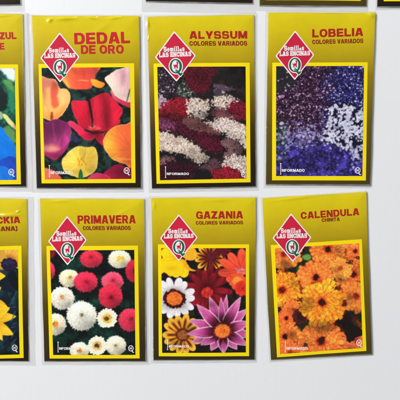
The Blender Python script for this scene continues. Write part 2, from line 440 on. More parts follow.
def alyssum(quad):
    p = Picture(quad, (36, 24, 26))
    p.mottled([(22, 14, 18), (52, 34, 38), (30, 30, 26)], 6, 2)

    def stars(x0, y0, x1, y1, n, seed, col, r=.7):
        g = random.Random(seed)
        for k in range(n):
            x, y = g.uniform(x0, x1), g.uniform(y0, y1)
            q = r * g.uniform(.5, 1.2)
            p.disc(x, y, q, q, np.array(col) * g.uniform(.7, 1.05), soft=.35, rough=.4, seed=k)
    p.florets([(160, 70), (172, 68), (178, 84), (174, 94), (160, 94)], (82, 66, 82), (30, 20, 28), 2.2, 2, 3, .35)
    stars(159, 70, 174, 93, 34, 5, (206, 200, 212))
    p.florets([(178, 86), (188, 80), (196, 92), (190, 98), (178, 98)], (86, 92, 84), (30, 28, 28), 2.0, 2, 4, .4)
    stars(178, 83, 194, 97, 40, 6, (176, 186, 176))
    p.florets([(183, 72), (192, 65), (206, 65), (216, 70), (213, 80), (208, 92), (200, 93), (189, 89)], (112, 28, 46), (42, 8, 20), 1.7, 2.2, 7, .5)
    p.florets([(188, 78), (198, 80), (206, 88), (200, 92), (192, 88)], (122, 28, 50), (50, 10, 24), 1.6, 1.6, 8, .52)
    p.blob([(214, 84), (222, 85), (230, 87.6), (236, 89), (228, 91), (216, 89)], (84, 68, 80), rough=1.2, soft=.9)
    p.blob([(214, 90), (222, 91), (224, 96), (216, 98)], (70, 58, 68), rough=1.4, soft=.9)
    p.disc(223.4, 92.4, 1.8, 1.6, (178, 164, 168), rough=.8)
    stars(214, 86, 234, 96, 16, 9, (130, 110, 118))
    p.florets([(157, 96), (163, 95), (168, 101), (166, 108), (157, 111)], (190, 170, 184), (104, 84, 100), 1.6, 1.4, 10, .55)
    p.florets([(157, 110), (170, 117), (190, 124), (206, 131), (222, 145), (219, 153), (205, 149), (193, 141), (176, 132), (157, 130)], (112, 30, 60), (34, 8, 22), 1.7, 2.2, 11, .46)
    p.florets([(157, 114), (166, 116), (176, 124), (168, 131), (157, 128)], (150, 84, 120), (74, 24, 52), 1.7, 2.0, 12, .45)
    p.florets([(159, 113), (164, 104), (173, 98.4), (186, 97.6), (191, 103), (189, 111), (188, 117), (176, 120), (165, 120)], (170, 34, 54), (70, 8, 24), 1.6, 1.8, 13, .52)
    p.florets([(187, 101), (197, 98), (206, 100), (210.5, 104), (208, 112), (203.5, 119.4), (194, 117.6), (188, 113)], (240, 226, 212), (112, 86, 74), 1.55)
    p.florets([(211, 100), (217, 96.6), (226, 95.6), (233, 96.4), (240, 102), (234, 107), (226, 108.6), (217, 111), (214, 105)], (238, 222, 212), (112, 86, 74), 1.55)

    def leafy(poly, a, b, seed):
        a, b = np.array(a) * .92, np.array(b) * .9
        p.florets(poly, a * .5 + b * .5, b * .7, 2.4, 1.4, seed, .62)
        p.florets(poly, a, b, 1.15, 1.2, seed + 60, .44)
    leafy([(211, 113), (216, 108.6), (224, 109.6), (230, 113), (239, 117.6), (226, 118.2), (215, 117.6)], (186, 120, 124), (104, 60, 66), 16)
    p.florets([(227, 108), (232, 103.6), (247, 102), (247, 119), (238, 118), (230, 113)], (150, 34, 58), (66, 10, 28), 1.6, 1.5, 17, .5)
    leafy([(184, 121), (188, 118.2), (197, 119), (208, 124), (220, 131), (217, 135.4), (205, 133.4), (190, 128.6)], (158, 104, 102), (92, 54, 56), 18)
    p.florets([(200, 133), (212, 134), (222, 144), (216, 152), (204, 147)], (116, 26, 54), (34, 8, 22), 1.7, 1.8, 19, .46)
    p.florets([(206, 123), (214, 119), (226, 118), (238, 122.6), (247, 129), (247, 150), (241, 144.4), (233, 139), (227, 137), (220, 131.6), (212, 127)], (242, 226, 216), (126, 100, 88), 1.25, 1.6, 20, .58)
    p.florets([(158, 134), (161, 132.6), (168, 131.4), (173.6, 135), (182, 136.8), (190, 142), (198, 147), (206, 153.6), (210, 158), (207, 162), (200, 164.4), (192, 160), (183, 155), (172, 152.6), (163, 151), (158, 148)], (240, 222, 206), (126, 100, 88), 1.25, 1.6, 21, .58)
    leafy([(221.4, 142), (227, 138.8), (233, 140), (238, 143.6), (242, 150), (239, 154), (234, 156.4), (223, 156.4), (227, 150)], (172, 130, 130), (104, 70, 76), 22)
    leafy([(160, 159), (168, 157), (175.4, 160.4), (171, 165), (162, 165.4)], (174, 134, 136), (96, 62, 72), 23)
    p.florets([(160, 166), (178, 161), (194, 166), (200, 172), (190, 179), (160, 182)], (92, 24, 52), (34, 10, 22), 1.8, 2.2, 24, .42)
    leafy([(200, 168.6), (207, 163), (214, 158.6), (219, 164), (217, 169), (206, 170)], (136, 100, 108), (76, 46, 58), 25)
    g2 = random.Random(12)
    for k in range(240):                                       # leaves and stems showing between the heads
        x, y = g2.uniform(158, 246), g2.uniform(98, 180)
        if fbm(np.array([x]), np.array([y]), 7, 50)[0] < .52:
            continue
        c = np.array(g2.choice([(20, 14, 14), (26, 16, 18), (60, 36, 40), (30, 34, 26)]))
        p.petal(x, y, g2.uniform(0, 360), 0, g2.uniform(1.2, 3.4), g2.uniform(.3, .6), [c, c], kind='point', soft=.3, seed=k)
    p.blob([(194, 172), (200, 169), (207, 170), (213, 172), (212, 180), (203, 178), (196, 180)], (28, 22, 26), rough=3.0, soft=1.4)
    p.florets([(221, 167), (226, 157.4), (236, 155), (248, 159), (248, 178), (240, 172.6), (230, 169)], (242, 224, 216), (112, 86, 74), 1.55)
    [p.tone(*t) for t in ((164, 116, 8, 3, .6), (206, 116, 5, 4, .6), (214, 112, 4, 4, .6), (228, 113, 8, 3, .7), (222, 136, 8, 3, .65), (206, 160, 6, 5, .7), (240, 152, 5, 5, .7), (186, 160, 14, 4, .6), (168, 154, 8, 3, .65), (200, 126, 10, 3, .7), (176, 146, 16, 3, 1.06), (190, 152, 14, 3, .86), (226, 130, 10, 4, 1.05), (236, 142, 6, 8, .84), (172, 104, 8, 4, 1.1), (176, 117, 10, 4, .7), (198, 114, 8, 5, .86), (200, 80, 10, 8, .85), (190, 136, 24, 5, .9), (178, 174, 16, 8, .7))]
    p.florets([(211, 178), (214, 169.6), (224, 169), (227, 165.6), (231, 169), (239, 171), (244, 179), (240, 182), (212, 182)], (170, 38, 58), (72, 8, 26), 1.6, 1.6, 27, .54)
    return p


def lobelia(quad):
    p = Picture(quad, (24, 16, 32))
    X, Y = p.X, p.Y
    right = sstep(314, 338, X + 16 * (fbm(X, Y, 6, 4) - .5) * 2 + .10 * (Y - 100))
    low = sstep(122, 146, Y - .10 * (X - 276) + 16 * (fbm(X, Y, 6, 9) - .5))
    base = np.array((30, 16, 34.)) * (1 - right)[..., None] + np.array((22, 19, 56.)) * right[..., None]
    base = base * (1 - low)[..., None] + np.array((22, 18, 44.)) * low[..., None]
    base = base * (.45 + 1.0 * fbm(X, Y, 5, 3))[..., None]
    p.C[:] = np.clip(base, 0, 255) / 255
    F = p.full()
    for cell, seed, size in ((3.6, 11, .50), (3.0, 12, .48), (2.5, 13, .46), (2.1, 14, .44)):
        f, bx, by, br = worley(X, Y, cell, seed)
        th = np.arctan2(by, bx)
        rr = f * (1 + .35 * np.cos(3 * th + 6.28 * br))
        lite = _hash(np.floor(br * 9999), np.floor(br * 777), seed)
        m = sstep(size + .08, size - .12, rr) * (br > .38)
        top = np.array((54, 26, 52.)) * (1 - right)[..., None] + np.array((36, 32, 90.)) * right[..., None]
        bot = np.array((66, 54, 140.))
        c = top * (1 - low)[..., None] + bot * low[..., None]
        c = c * (.65 + .7 * lite)[..., None]
        p.put(F, m * .85 * (1 - .55 * low), np.clip(c, 0, 255))
        eye = sstep(.10 + .16 * lite, .04 + .08 * lite, f) * (br > .42) * (1 - .75 * low)
        e = np.array((206, 176, 204.)) * (1 - right)[..., None] + np.array((214, 214, 246.)) * right[..., None]
        p.put(F, eye, e * (.7 + .35 * lite)[..., None])
    p.blob([(274, 70), (286, 68), (296, 82), (286, 92), (274, 92)], (34, 40, 40), rough=2, soft=3, alpha=.75)
    p.disc(282, 96.4, 2.2, 1.8, (176, 120, 176), rough=1)
    p.blob([(277, 122), (286, 122), (289, 136), (284, 150), (277, 152)], (20, 56, 40), rough=2.2, soft=2, alpha=.8)
    p.disc(281.6, 123.6, 2.2, 2, (206, 150, 206), rough=1)
    # lilac mass, lower left, and white heads at the right
    g = random.Random(8)

    def bloom(x, y, r, col, eye):
        a0 = g.uniform(0, 360)
        for k in range(5):
            p.petal(x, y, a0 + 72 * k + g.uniform(-12, 12), 0, r * g.uniform(.8, 1.1), r * .42, [np.array(col) * .75, col, np.minimum(np.array(col) * 1.12, 255)], seed=g.randrange(99), vein=.1)
        if eye is not None:
            p.disc(x, y, r * .24, r * .24, eye, soft=.25)
    for k in range(300):
        x, y = g.gauss(303, 12), g.gauss(138, 9)
        if x > 330 or y > 164 or x < 277 or y < 116:
            continue
        if g.random() < .12 * (y - 146):
            continue
        u = g.random()
        c = np.array((124, 108, 190.)) * (1 - u) + np.array((178, 170, 214.)) * u
        bloom(x, y, g.uniform(.8, 1.7), c * g.uniform(.4, 1.05), (226, 222, 240) if g.random() < .4 else None)
    for k in range(60):
        bloom(g.uniform(276, 290), g.uniform(126, 160), g.uniform(.8, 1.5), np.array((150, 150, 186.)) * g.uniform(.5, 1), None)
    for k in range(460):
        x, y = g.uniform(277, 364), g.uniform(141, 178)
        if y < 150 and x > 328 or y < 146 + g.uniform(-4, 4):
            continue
        if fbm(np.array([x]), np.array([y]), 7, 77)[0] < .50:
            continue
        bloom(x, y, g.uniform(1.3, 2.7), np.array((78, 65, 164.)) * g.uniform(.45, 1.15), (150, 140, 220) if g.random() < .3 else None)
    poly = [(327, 112), (332, 102), (338, 105), (346, 103), (353, 106), (364, 113), (364, 138), (362, 152), (357, 158), (351, 151), (340, 148), (330, 142), (321, 141), (325, 130), (328, 120)]
    pp = np.array(poly)
    p.blob(poly, (24, 22, 46), rough=3, soft=1.2)
    n = 0
    while n < 620:
        x, y = g.uniform(318, 365), g.uniform(101, 160)
        ins = False
        for i in range(len(pp)):
            a, b = pp[i - 1], pp[i]
            if (a[1] > y) != (b[1] > y) and x < (b[0] - a[0]) * (y - a[1]) / (b[1] - a[1]) + a[0]:
                ins = not ins
        n += 1
        if not ins or fbm(np.array([x]), np.array([y]), 6, 5)[0] < .36:
            continue
        bloom(x, y, g.uniform(.9, 1.8), np.array((226, 226, 244.)) * g.uniform(.8, 1.0), (170, 170, 214) if g.random() < .5 else None)
    for k in range(420):                                       # bright eyes of the dark flowers
        x, y = g.uniform(277, 363), g.uniform(67, 138)
        if y < 84 and x < 312 and g.random() < .8:
            continue
        u = g.random()
        c = (228, 198, 220) if x < 324 + g.uniform(-8, 8) else (222, 222, 250)
        p.disc(x, y, g.uniform(.35, .95), g.uniform(.35, .8), np.array(c) * (.62 + .4 * u), soft=.3, rough=.5, seed=k)
    for k in range(70):
        x, y = g.gauss(344, 15), g.gauss(128, 20)
        if 318 < x < 363 and 100 < y < 166:
            bloom(x, y, g.uniform(.6, 1.3), np.array((216, 216, 240.)) * g.uniform(.6, 1), None)
    for k in range(14):
        bloom(g.gauss(355, 1.6), g.gauss(155, 4), g.uniform(.9, 1.6), np.array((206, 204, 238.)) * g.uniform(.8, 1), None)
    for k in range(26):
        bloom(g.uniform(350, 362), g.uniform(146, 170), g.uniform(.8, 1.5), np.array((190, 188, 230.)) * g.uniform(.6, 1), None)
    return p


def bellis(quad):
    p = Picture(quad, (14, 20, 18))
    p.mottled([(8, 12, 12), (14, 44, 36), (10, 14, 14), (18, 26, 24)], 8, 12)
    for x, y, a, b in ((70, 266, 8, 6), (80, 262, 7, 5), (72, 302, 6, 8), (98, 302, 8, 5), (60, 336, 8, 6), (94, 328, 8, 7), (86, 342, 7, 5), (124, 304, 6, 4), (108, 334, 7, 5)):
        p.disc(x, y, a, b, (18, 74, 58), soft=2.5, rough=2, alpha=.6, grain=.35, gs=2)
    p.blob([(50, 250), (56, 250), (54, 256), (50, 258)], (120, 24, 44), rough=.8)
    red, pink, dk = (214, 54, 78), (206, 40, 66), (150, 20, 48)
    p.pompom(91.5, 258.6, 11.2, 8.8, red, (206, 44, 66), (170, 30, 50), seed=1, corer=.1, tilt=(0, -2))
    p.pompom(48.6, 271, 6.4, 9.6, (222, 58, 92), (200, 40, 70), (160, 30, 50), seed=2, n=26)
    p.pompom(119.6, 259, 11.2, 9.0, (242, 232, 212), (246, 214, 150), (240, 200, 96), seed=3, corer=.3, tilt=(1, -.5), dark=.8)
    p.pompom(135, 271, 9.4, 11.4, (196, 40, 66), (150, 20, 50), (100, 12, 40), seed=4)
    p.pompom(69.4, 278, 10.2, 8.8, (238, 226, 196), (236, 214, 160), (196, 150, 70), seed=5, corer=.14, tilt=(1, -1), dark=.8)
    p.pompom(112.6, 281, 10.9, 9.2, (234, 92, 118), (214, 52, 84), (170, 40, 60), seed=6, corer=.14, tilt=(1, -1))
    p.pompom(86, 281.6, 11.8, 10.2, (222, 56, 86), (204, 38, 68), (160, 24, 50), seed=7, corer=.12, tilt=(1, 0))
    p.pompom(62.4, 298, 12.2, 11.4, (232, 226, 212), (238, 216, 188), (216, 150, 96), seed=8, corer=.17, tilt=(0, -1), dark=.82)
    p.pompom(110.6, 296, 12.1, 11.9, (214, 52, 76), (176, 28, 56), (110, 16, 40), seed=9, corer=.14, tilt=(.5, 1))
    p.pompom(82, 315.6, 15.0, 14.6, (230, 228, 214), (232, 230, 208), (120, 130, 80), n=66, rings=11, seed=10, corer=.10, tilt=(0, -1), dark=.84)
    p.pompom(55.6, 324, 10.8, 10.9, (228, 222, 208), (240, 204, 150), (206, 132, 56), seed=11, corer=.26, dark=.82)
    p.pompom(129.8, 319.6, 11.2, 11.7, (214, 62, 88), (194, 40, 68), (140, 24, 50), seed=12, corer=.12, tilt=(2, -1))

    def daisy(x, y, r, seed, mid, eye):
        p.rays(x, y, r, 22, r * .17, [(200, 176, 120), (240, 230, 200), (246, 242, 232)], seed=seed, l0=r * .2)
        p.rays(x, y, r * .8, 18, r * .17, [(214, 170, 90), (242, 226, 186), (248, 244, 232)], seed=seed + 5, l0=r * .15)
        p.disc(x, y, r * .45, r * .43, mid, rough=.8, seed=seed, grain=.3)
        p.disc(x - .4, y + .2, r * .24, r * .2, eye, rough=.7, seed=seed, grain=.4)
    daisy(107.4, 318, 10.2, 21, (226, 176, 84), (96, 70, 40))
    p.pompom(79.6, 350.4, 9.8, 8.6, (238, 230, 214), (244, 214, 168), (206, 136, 70), seed=13, corer=.24, dark=.82)
    p.pompom(116, 345.2, 10.2, 9.8, (236, 228, 208), (236, 222, 186), (150, 130, 84), seed=14, corer=.13, dark=.84)
    daisy(97.4, 345.4, 10.0, 31, (220, 186, 110), (74, 62, 50))
    return p


def gazanias(quad):
    p = Picture(quad, (26, 18, 18))
    p.mottled([(14, 12, 14), (44, 40, 22), (30, 14, 16)], 6, 3)
    p.florets([(158, 246), (175, 246), (176, 262), (158, 262)], (196, 112, 44), (86, 40, 18), 1.5, 1.2, 2, .5)
    # clear yellow flower
    p.blob([(185, 249), (193, 247), (197, 253), (195.4, 259), (188, 260), (183, 256)], (240, 172, 44), rough=.6, edge=(246, 196, 70), edgew=1.2)
    for a in (200, 165, 135, 105, 75):
        p.petal(180, 258, a, 1, 20, 5.6, [(226, 170, 20), (246, 204, 18), (248, 210, 30)], seed=a, vein=.08)
    p.blob([(158, 262), (166, 260.6), (178, 260), (184, 264.6), (181.6, 275.6), (175.6, 274), (170.4, 276.6), (164, 272.4), (158, 276)], (246, 206, 22), rough=.5, edge=(226, 176, 20), edgew=1.0)
    p.blob([(183, 261), (187, 259.4), (190, 266), (196, 270.6), (190, 270.6), (184, 267)], (240, 166, 36), rough=.3, edge=(250, 196, 70), edgew=.8)
    p.blob([(186, 260), (193, 262), (196.4, 266), (195, 269.6), (190, 267)], (26, 20, 26), rough=.5)
    # yellow and maroon flower at the top
    p.rays(210.4, 257.6, 16, 13, 2.5, [(70, 20, 14), (150, 70, 24), (232, 166, 44), (246, 196, 80)], seed=3, l0=3, stripe=(60, 14, 18))
    p.disc(210.4, 257.4, 5.6, 5.2, (92, 28, 32), rough=.8, grain=.4)
    p.rays(222, 250, 9, 9, 1.4, [(70, 14, 22), (128, 26, 40)], seed=6)
    p.blob([(216, 246), (226, 246), (227, 252), (218, 254)], (96, 20, 34), rough=.8, soft=1)
    # dark red flower in the middle
    for n, r, c, sd in ((13, 25, (112, 18, 34), 11), (11, 20, (142, 24, 40), 17)):
        p.rays(207, 290, r, n, 4.0, [(50, 6, 12), np.array(c) * .8, c, np.array(c) * 1.12], seed=sd, l0=3, edge=np.array(c) * .62, vein=.2)
    p.disc(207, 291.6, 7.4, 6.6, (92, 10, 16), rough=.7)
    p.disc(207, 292.4, 5.8, 5.2, (190, 52, 44), rough=.6, grain=.35)
    # coral orange flower at the right
    for a, L in ((-88, 24), (-62, 26), (-122, 23), (-150, 24), (178, 23), (150, 17), (-30, 20), (0, 18)):
        p.petal(241, 272, a, 2, L, 4.6, [(206, 70, 60), (230, 84, 56), (238, 98, 66)], seed=a + 200, vein=.16, edge=(206, 58, 46), kind='round')
    p.disc(240, 271.6, 5, 4.6, (212, 116, 110), rough=1.2, grain=.3)
    for a in range(30, 390, 45):
        p.petal(237.6, 281, a, 2, 9, 3.0, [(236, 120, 54), (238, 92, 56), (226, 78, 54)], seed=a, vein=.16)
    p.disc(237, 280.6, 4.6, 4.2, (244, 150, 62), rough=.8, grain=.15)
    for a in range(20, 380, 40):
        p.petal(242, 288, a, 1, 8, 2.6, [(206, 40, 40), (226, 66, 50)], seed=a + 7, vein=.18)
    # white flower
    p.rays(174.4, 298, 21.5, 14, 3.9, [(120, 96, 90), (226, 220, 222), (238, 236, 238)], seed=21, l0=5, edge=(206, 200, 206), jit=.06, vein=.06, squash=.98)
    p.disc(174.4, 298.6, 11, 9.4, (58, 14, 14), rough=1.2, grain=.4)
    p.disc(174.4, 298.4, 8.0, 7.0, (226, 116, 50), rough=.5, grain=.22)
    # yellow flower with brown stripes
    p.rays(182.6, 334.4, 20.6, 14, 4.0, [(150, 80, 24), (220, 150, 44), (232, 176, 58), (236, 184, 70)], seed=31, l0=3, stripe=(104, 44, 22), edge=(206, 140, 44), jit=.05)
    p.disc(182.6, 334.4, 7.2, 6.6, (96, 44, 22), rough=.8, grain=.3)
    p.disc(182.6, 334.6, 5, 4.6, (158, 92, 48), rough=.5, grain=.3)
    # the large pink flower
    tips = [(209.6, 297), (221, 297.6), (226.6, 294.6), (240.4, 297), (247, 309), (250, 322), (252, 335), (247, 345), (236.8, 349), (223.6, 353), (211, 350), (201, 344.4), (192, 342), (187.4, 333.6), (189.6, 320), (197, 304.4)]
    cx, cy = 222.4, 330.6
    for k in list(range(0, 16, 2)) + list(range(1, 16, 2)):
        x, y = tips[k]
        p.petal(cx, cy, math.degrees(math.atan2(y - cy, x - cx)), 4, math.hypot(x - cx, y - cy) * 1.03, 5.7 if k not in (1, 2) else 3.6,
                [(50, 8, 20), (96, 24, 52), (184, 78, 138), (208, 112, 166), (226, 158, 194)], kind='point', edge=(240, 210, 224), seed=40 + k, vein=.14)
    p.rays(cx, cy, 15, 15, 1.2, [(34, 4, 12), (64, 10, 26), (120, 36, 76)], seed=51, l0=4, kind='point')
    p.disc(cx, cy, 9.0, 8.0, (120, 40, 22), rough=.9, grain=.4)
    p.disc(cx, cy, 7.6, 6.8, (234, 126, 56), rough=.5, grain=.25)
    p.disc(cx + .6, cy - .4, 3.0, 2.6, (214, 100, 44), rough=.5, grain=.3)
    for x, y, a, b, k in ((204, 340, 8, 5, .82), (238, 340, 7, 5, .84), (208, 316, 6, 8, 1.06), (238, 312, 6, 8, 1.05), (222, 318, 6, 6, .66), (194, 334, 6, 4, 1.08), (222, 346, 8, 4, .9), (166, 306, 5, 5, .86), (182, 306, 6, 4, .84), (172, 286, 6, 5, 1.04), (176, 344, 8, 4, .8), (190, 330, 5, 6, .8), (174, 326, 6, 4, 1.08), (216, 278, 10, 6, .8), (198, 276, 6, 6, .8), (232, 262, 5, 6, 1.06), (224, 270, 5, 3, .8), (172, 268, 7, 3, .9), (212, 304, 8, 4, .7)):
        p.tone(x, y, a, b, k)
    return p


def calendulas(quad):
    p = Picture(quad, (70, 26, 18))
    p.mottled([(30, 14, 14), (120, 50, 30), (24, 44, 30)], 6, 4)
    p.blob([(288, 262), (298, 262), (306, 250), (318, 246), (322, 258), (314, 266), (304, 272), (292, 276)], (24, 44, 30), rough=1.4)
    p.blob([(302, 256), (307, 254), (311, 257), (308, 260), (303, 259)], (104, 142, 92), rough=.8, soft=.8)
    p.blob([(296, 268), (303, 265), (306, 269), (300, 273)], (40, 88, 50), rough=.8, soft=.8)
    Y, O = (255, 190, 72), (230, 84, 36)
    P1, P2 = (252, 156, 88), (218, 80, 48)
    fl = [(355, 251, 12, (242, 150, 94), P2, (90, 24, 20), 1), (327.7, 249, 19, (246, 164, 88), P2, (52, 14, 14), 2), (284, 254, 17, (246, 160, 84), (220, 92, 62), (150, 40, 30), 3),
          (353, 274, 19, (242, 148, 90), P2, (70, 18, 18), 4), (340, 268, 12, (250, 180, 92), (226, 104, 62), None, 5), (315.6, 277, 18, P1, P2, (44, 12, 14), 6), (356, 296, 17, (246, 160, 84), (222, 96, 60), (120, 36, 24), 7),
          (282, 289.6, 20, Y, O, (90, 24, 18), 8), (294, 310, 12, (242, 150, 80), (214, 84, 52), None, 9), (286, 318, 11, (238, 128, 80), P2, (60, 18, 16), 10), (356, 340, 14, (238, 134, 92), (206, 78, 70), None, 12),
          (304, 338, 12, (246, 164, 84), (222, 92, 54), None, 13), (284.6, 336.6, 15, (242, 146, 78), (214, 82, 52), (36, 12, 14), 11), (334, 352, 13, (236, 128, 86), P2, None, 14), (290, 352, 12, (240, 138, 84), P2, None, 15)]
    for x, y, r, a, b, e, sd in fl:
        p.ruffle(x, y, r, a, b, e, seed=sd * 7)
    p.disc(301, 316.6, 8.4, 8.6, (58, 24, 24), rough=1.2, grain=.45)
    p.rays(301, 316, 8, 16, 1.0, [(40, 14, 16), (104, 44, 36)], seed=9, l0=2)
    p.blob([(301, 324), (309, 321), (312, 325), (305, 331), (300, 330)], (28, 48, 30), rough=1.2)
    p.ruffle(320.6, 341.4, 23, (250, 158, 84), (216, 80, 52), (74, 26, 20), seed=31, n=27, rings=7, er=.13)
    p.blob([(334.6, 320.6), (340, 317), (347.6, 313), (351, 318), (353, 324), (362, 328.6), (363, 334), (356, 337), (349, 342.6), (345.6, 338), (343, 328)], (28, 16, 16), rough=1.6, rs=2.5)
    p.ruffle(322, 302, 24, Y, (232, 90, 38), (58, 20, 16), seed=41, n=28, rings=7, er=.14)
    p.disc(278, 309.6, 3.2, 2.8, (40, 14, 16), rough=1.2)
    p.disc(322, 339.4, 3.2, 3.6, (52, 18, 16), rough=1.3)
    for x, y, a, b in ((302, 264, 3, 2), (336, 288, 3.5, 2), (344, 303, 2, 3), (300, 300, 3, 2), (306, 345, 3, 2), (350, 262, 3, 1.6), (358, 258, 2, 1.5), (275, 272, 3, 1.6)):
        p.disc(x, y, a, b, (60, 18, 22), rough=1.5, alpha=.85)
    p.C = np.clip(p.C * np.array((1.05, 1.08, .86)), 0, 1)
    return p


def blue_flower(quad):
    p = Picture(quad, (18, 70, 62))
    p.mottled([(10, 40, 40), (40, 120, 90), (20, 90, 70)], 9, 6)
    p.blob([(0, 68), (15, 68), (15, 82), (10, 80), (4, 74)], (222, 234, 236), rough=1.6, soft=1.5)
    p.blob([(3, 82), (9, 80), (14, 86), (15, 96), (10, 90)], (110, 176, 92), rough=1.4, soft=1.6, alpha=.8)
    p.blob([(-4, 84), (4, 90), (7, 106), (2, 112), (-4, 108)], (12, 34, 32), rough=1.2, soft=1.2)
    p.blob([(8, 90), (15, 94), (15, 112), (10, 110)], (44, 128, 92), rough=1.4, soft=1.6)
    p.blob([(2, 130), (8, 126), (14, 130), (16, 142), (10, 140)], (96, 140, 84), rough=1.6, soft=1.4)
    for q, a, b in (([(-70, 120), (-20, 122), (0, 126), (8, 136), (17, 150), (18, 182), (-80, 182)], (10, 110, 208), (16, 132, 222)),
                    ([(-40, 176), (0, 160), (10, 156), (18, 160), (18, 182), (-40, 182)], (28, 70, 178), (40, 90, 190)),
                    ([(-20, 168), (2, 166), (12, 172), (10, 182), (-20, 182)], (24, 112, 206), (30, 120, 210))):
        p.blob(q, ramp(q[0][0], q[0][1], 16, 176, a, b, a, vein=(-30, 110), amount=.1, seed=int(q[0][1])), rough=.7, edge=np.array(b) * 1.05, edgew=1)
    p.blob([(-2, 112), (2, 112), (3, 118), (0, 119)], (150, 180, 150), rough=.8, soft=.8)
    p.blob([(2.6, 115), (5, 113.4), (9, 117), (15, 125), (16, 128.4), (12, 127), (6, 121)], (226, 218, 146), rough=.6, edge=(196, 190, 110), edgew=.8)
    p.blob([(14, 124), (16, 126), (16, 130), (13.6, 128)], (206, 160, 130), rough=.5, soft=.6)
    return p


def coneflower(quad):
    p = Picture(quad, (16, 30, 36))
    p.mottled([(10, 18, 22), (26, 56, 66), (20, 34, 50)], 7, 8)
    p.blob([(-4, 249), (20, 249), (20, 262), (14, 268), (-4, 268)], (206, 158, 60), rough=1.5, soft=1.2)
    for a in (-100, -80, -60, -40, -20, 0, 25):
        p.petal(9.4, 262, a, 3, 15, 2.4, [(150, 84, 30), (226, 166, 70), (234, 190, 96)], seed=a + 120)
    p.blob([(8, 274), (13, 270), (17, 276), (18, 290), (11, 284)], (12, 20, 24), rough=.8)
    p.disc(9.4, 264.6, 8.2, 6.6, (36, 26, 48), rough=.8, grain=.5)
    p.disc(8.4, 262.4, 5, 3.2, (52, 44, 92), rough=.9, grain=.4, alpha=.7)
    for x, y, a, L, w in ((-10, 318, -4, 26.8, 5.4), (-12, 320, -30, 26, 5.4), (-12, 322, 26, 29, 6.4), (-14, 296, -30, 18, 5), (-10, 300, 26, 22, 5.2), (-10, 318, 60, 26, 5), (-14, 276, 0, 20, 5.6)):
        p.petal(x, y, a, 3, L, w, [(196, 136, 26), (240, 190, 44), (248, 206, 66)], kind='point', seed=int(a + 300), vein=.1, edge=(226, 172, 40))
    p.disc(-12, 320, 8, 7, (40, 24, 34), rough=.8)
    for k in range(14):
        p.petal(17 - k % 4, 290 + 4 * k, 110 + 13 * (k % 5), 0, 6, .5, [(40, 70, 90), (70, 100, 120)], seed=k, kind='point')
    return p


def plain_flowers(seed):
    def f(quad):
        p = Picture(quad, (20, 30, 24), res=1.4)
        p.mottled([(12, 18, 16), (36, 60, 44)], 7, seed)
        g = random.Random(seed)
        for k in range(26):
            x = quad[0][0] + g.random() * (quad[1][0] - quad[0][0])
            y = quad[0][1] + g.random() * (quad[3][1] - quad[0][1])
            p.pompom(x, y, 8, 7.5, g.choice([(226, 190, 60), (214, 90, 60), (236, 226, 200)]), (220, 150, 50), (110, 60, 30), n=18, rings=3, seed=k)
        return p
    return f


# ------------------------------------------------------------------ lettering: outlines from signed distances
def rr(x, y, x0, y0, x1, y1, r=0.0):
    qx, qy = np.abs(x - (x0 + x1) / 2) - (x1 - x0) / 2 + r, np.abs(y - (y0 + y1) / 2) - (y1 - y0) / 2 + r
    return np.hypot(np.maximum(qx, 0), np.maximum(qy, 0)) + np.minimum(np.maximum(qx, qy), 0) - r


def dg(x, y, x0, y0, x1, y1, h):
    k = (x1 - x0) / (y1 - y0)
    d = (np.abs(x - (x0 + (y - y0) * k)) - h) / math.hypot(1, k)
    return np.maximum(d, np.maximum(min(y0, y1) - y, y - max(y0, y1)))


U, I_, S_ = lambda *a: np.minimum.reduce(a), lambda *a: np.maximum.reduce(a), lambda a, *b: np.maximum.reduce([a] + [-q for q in b])


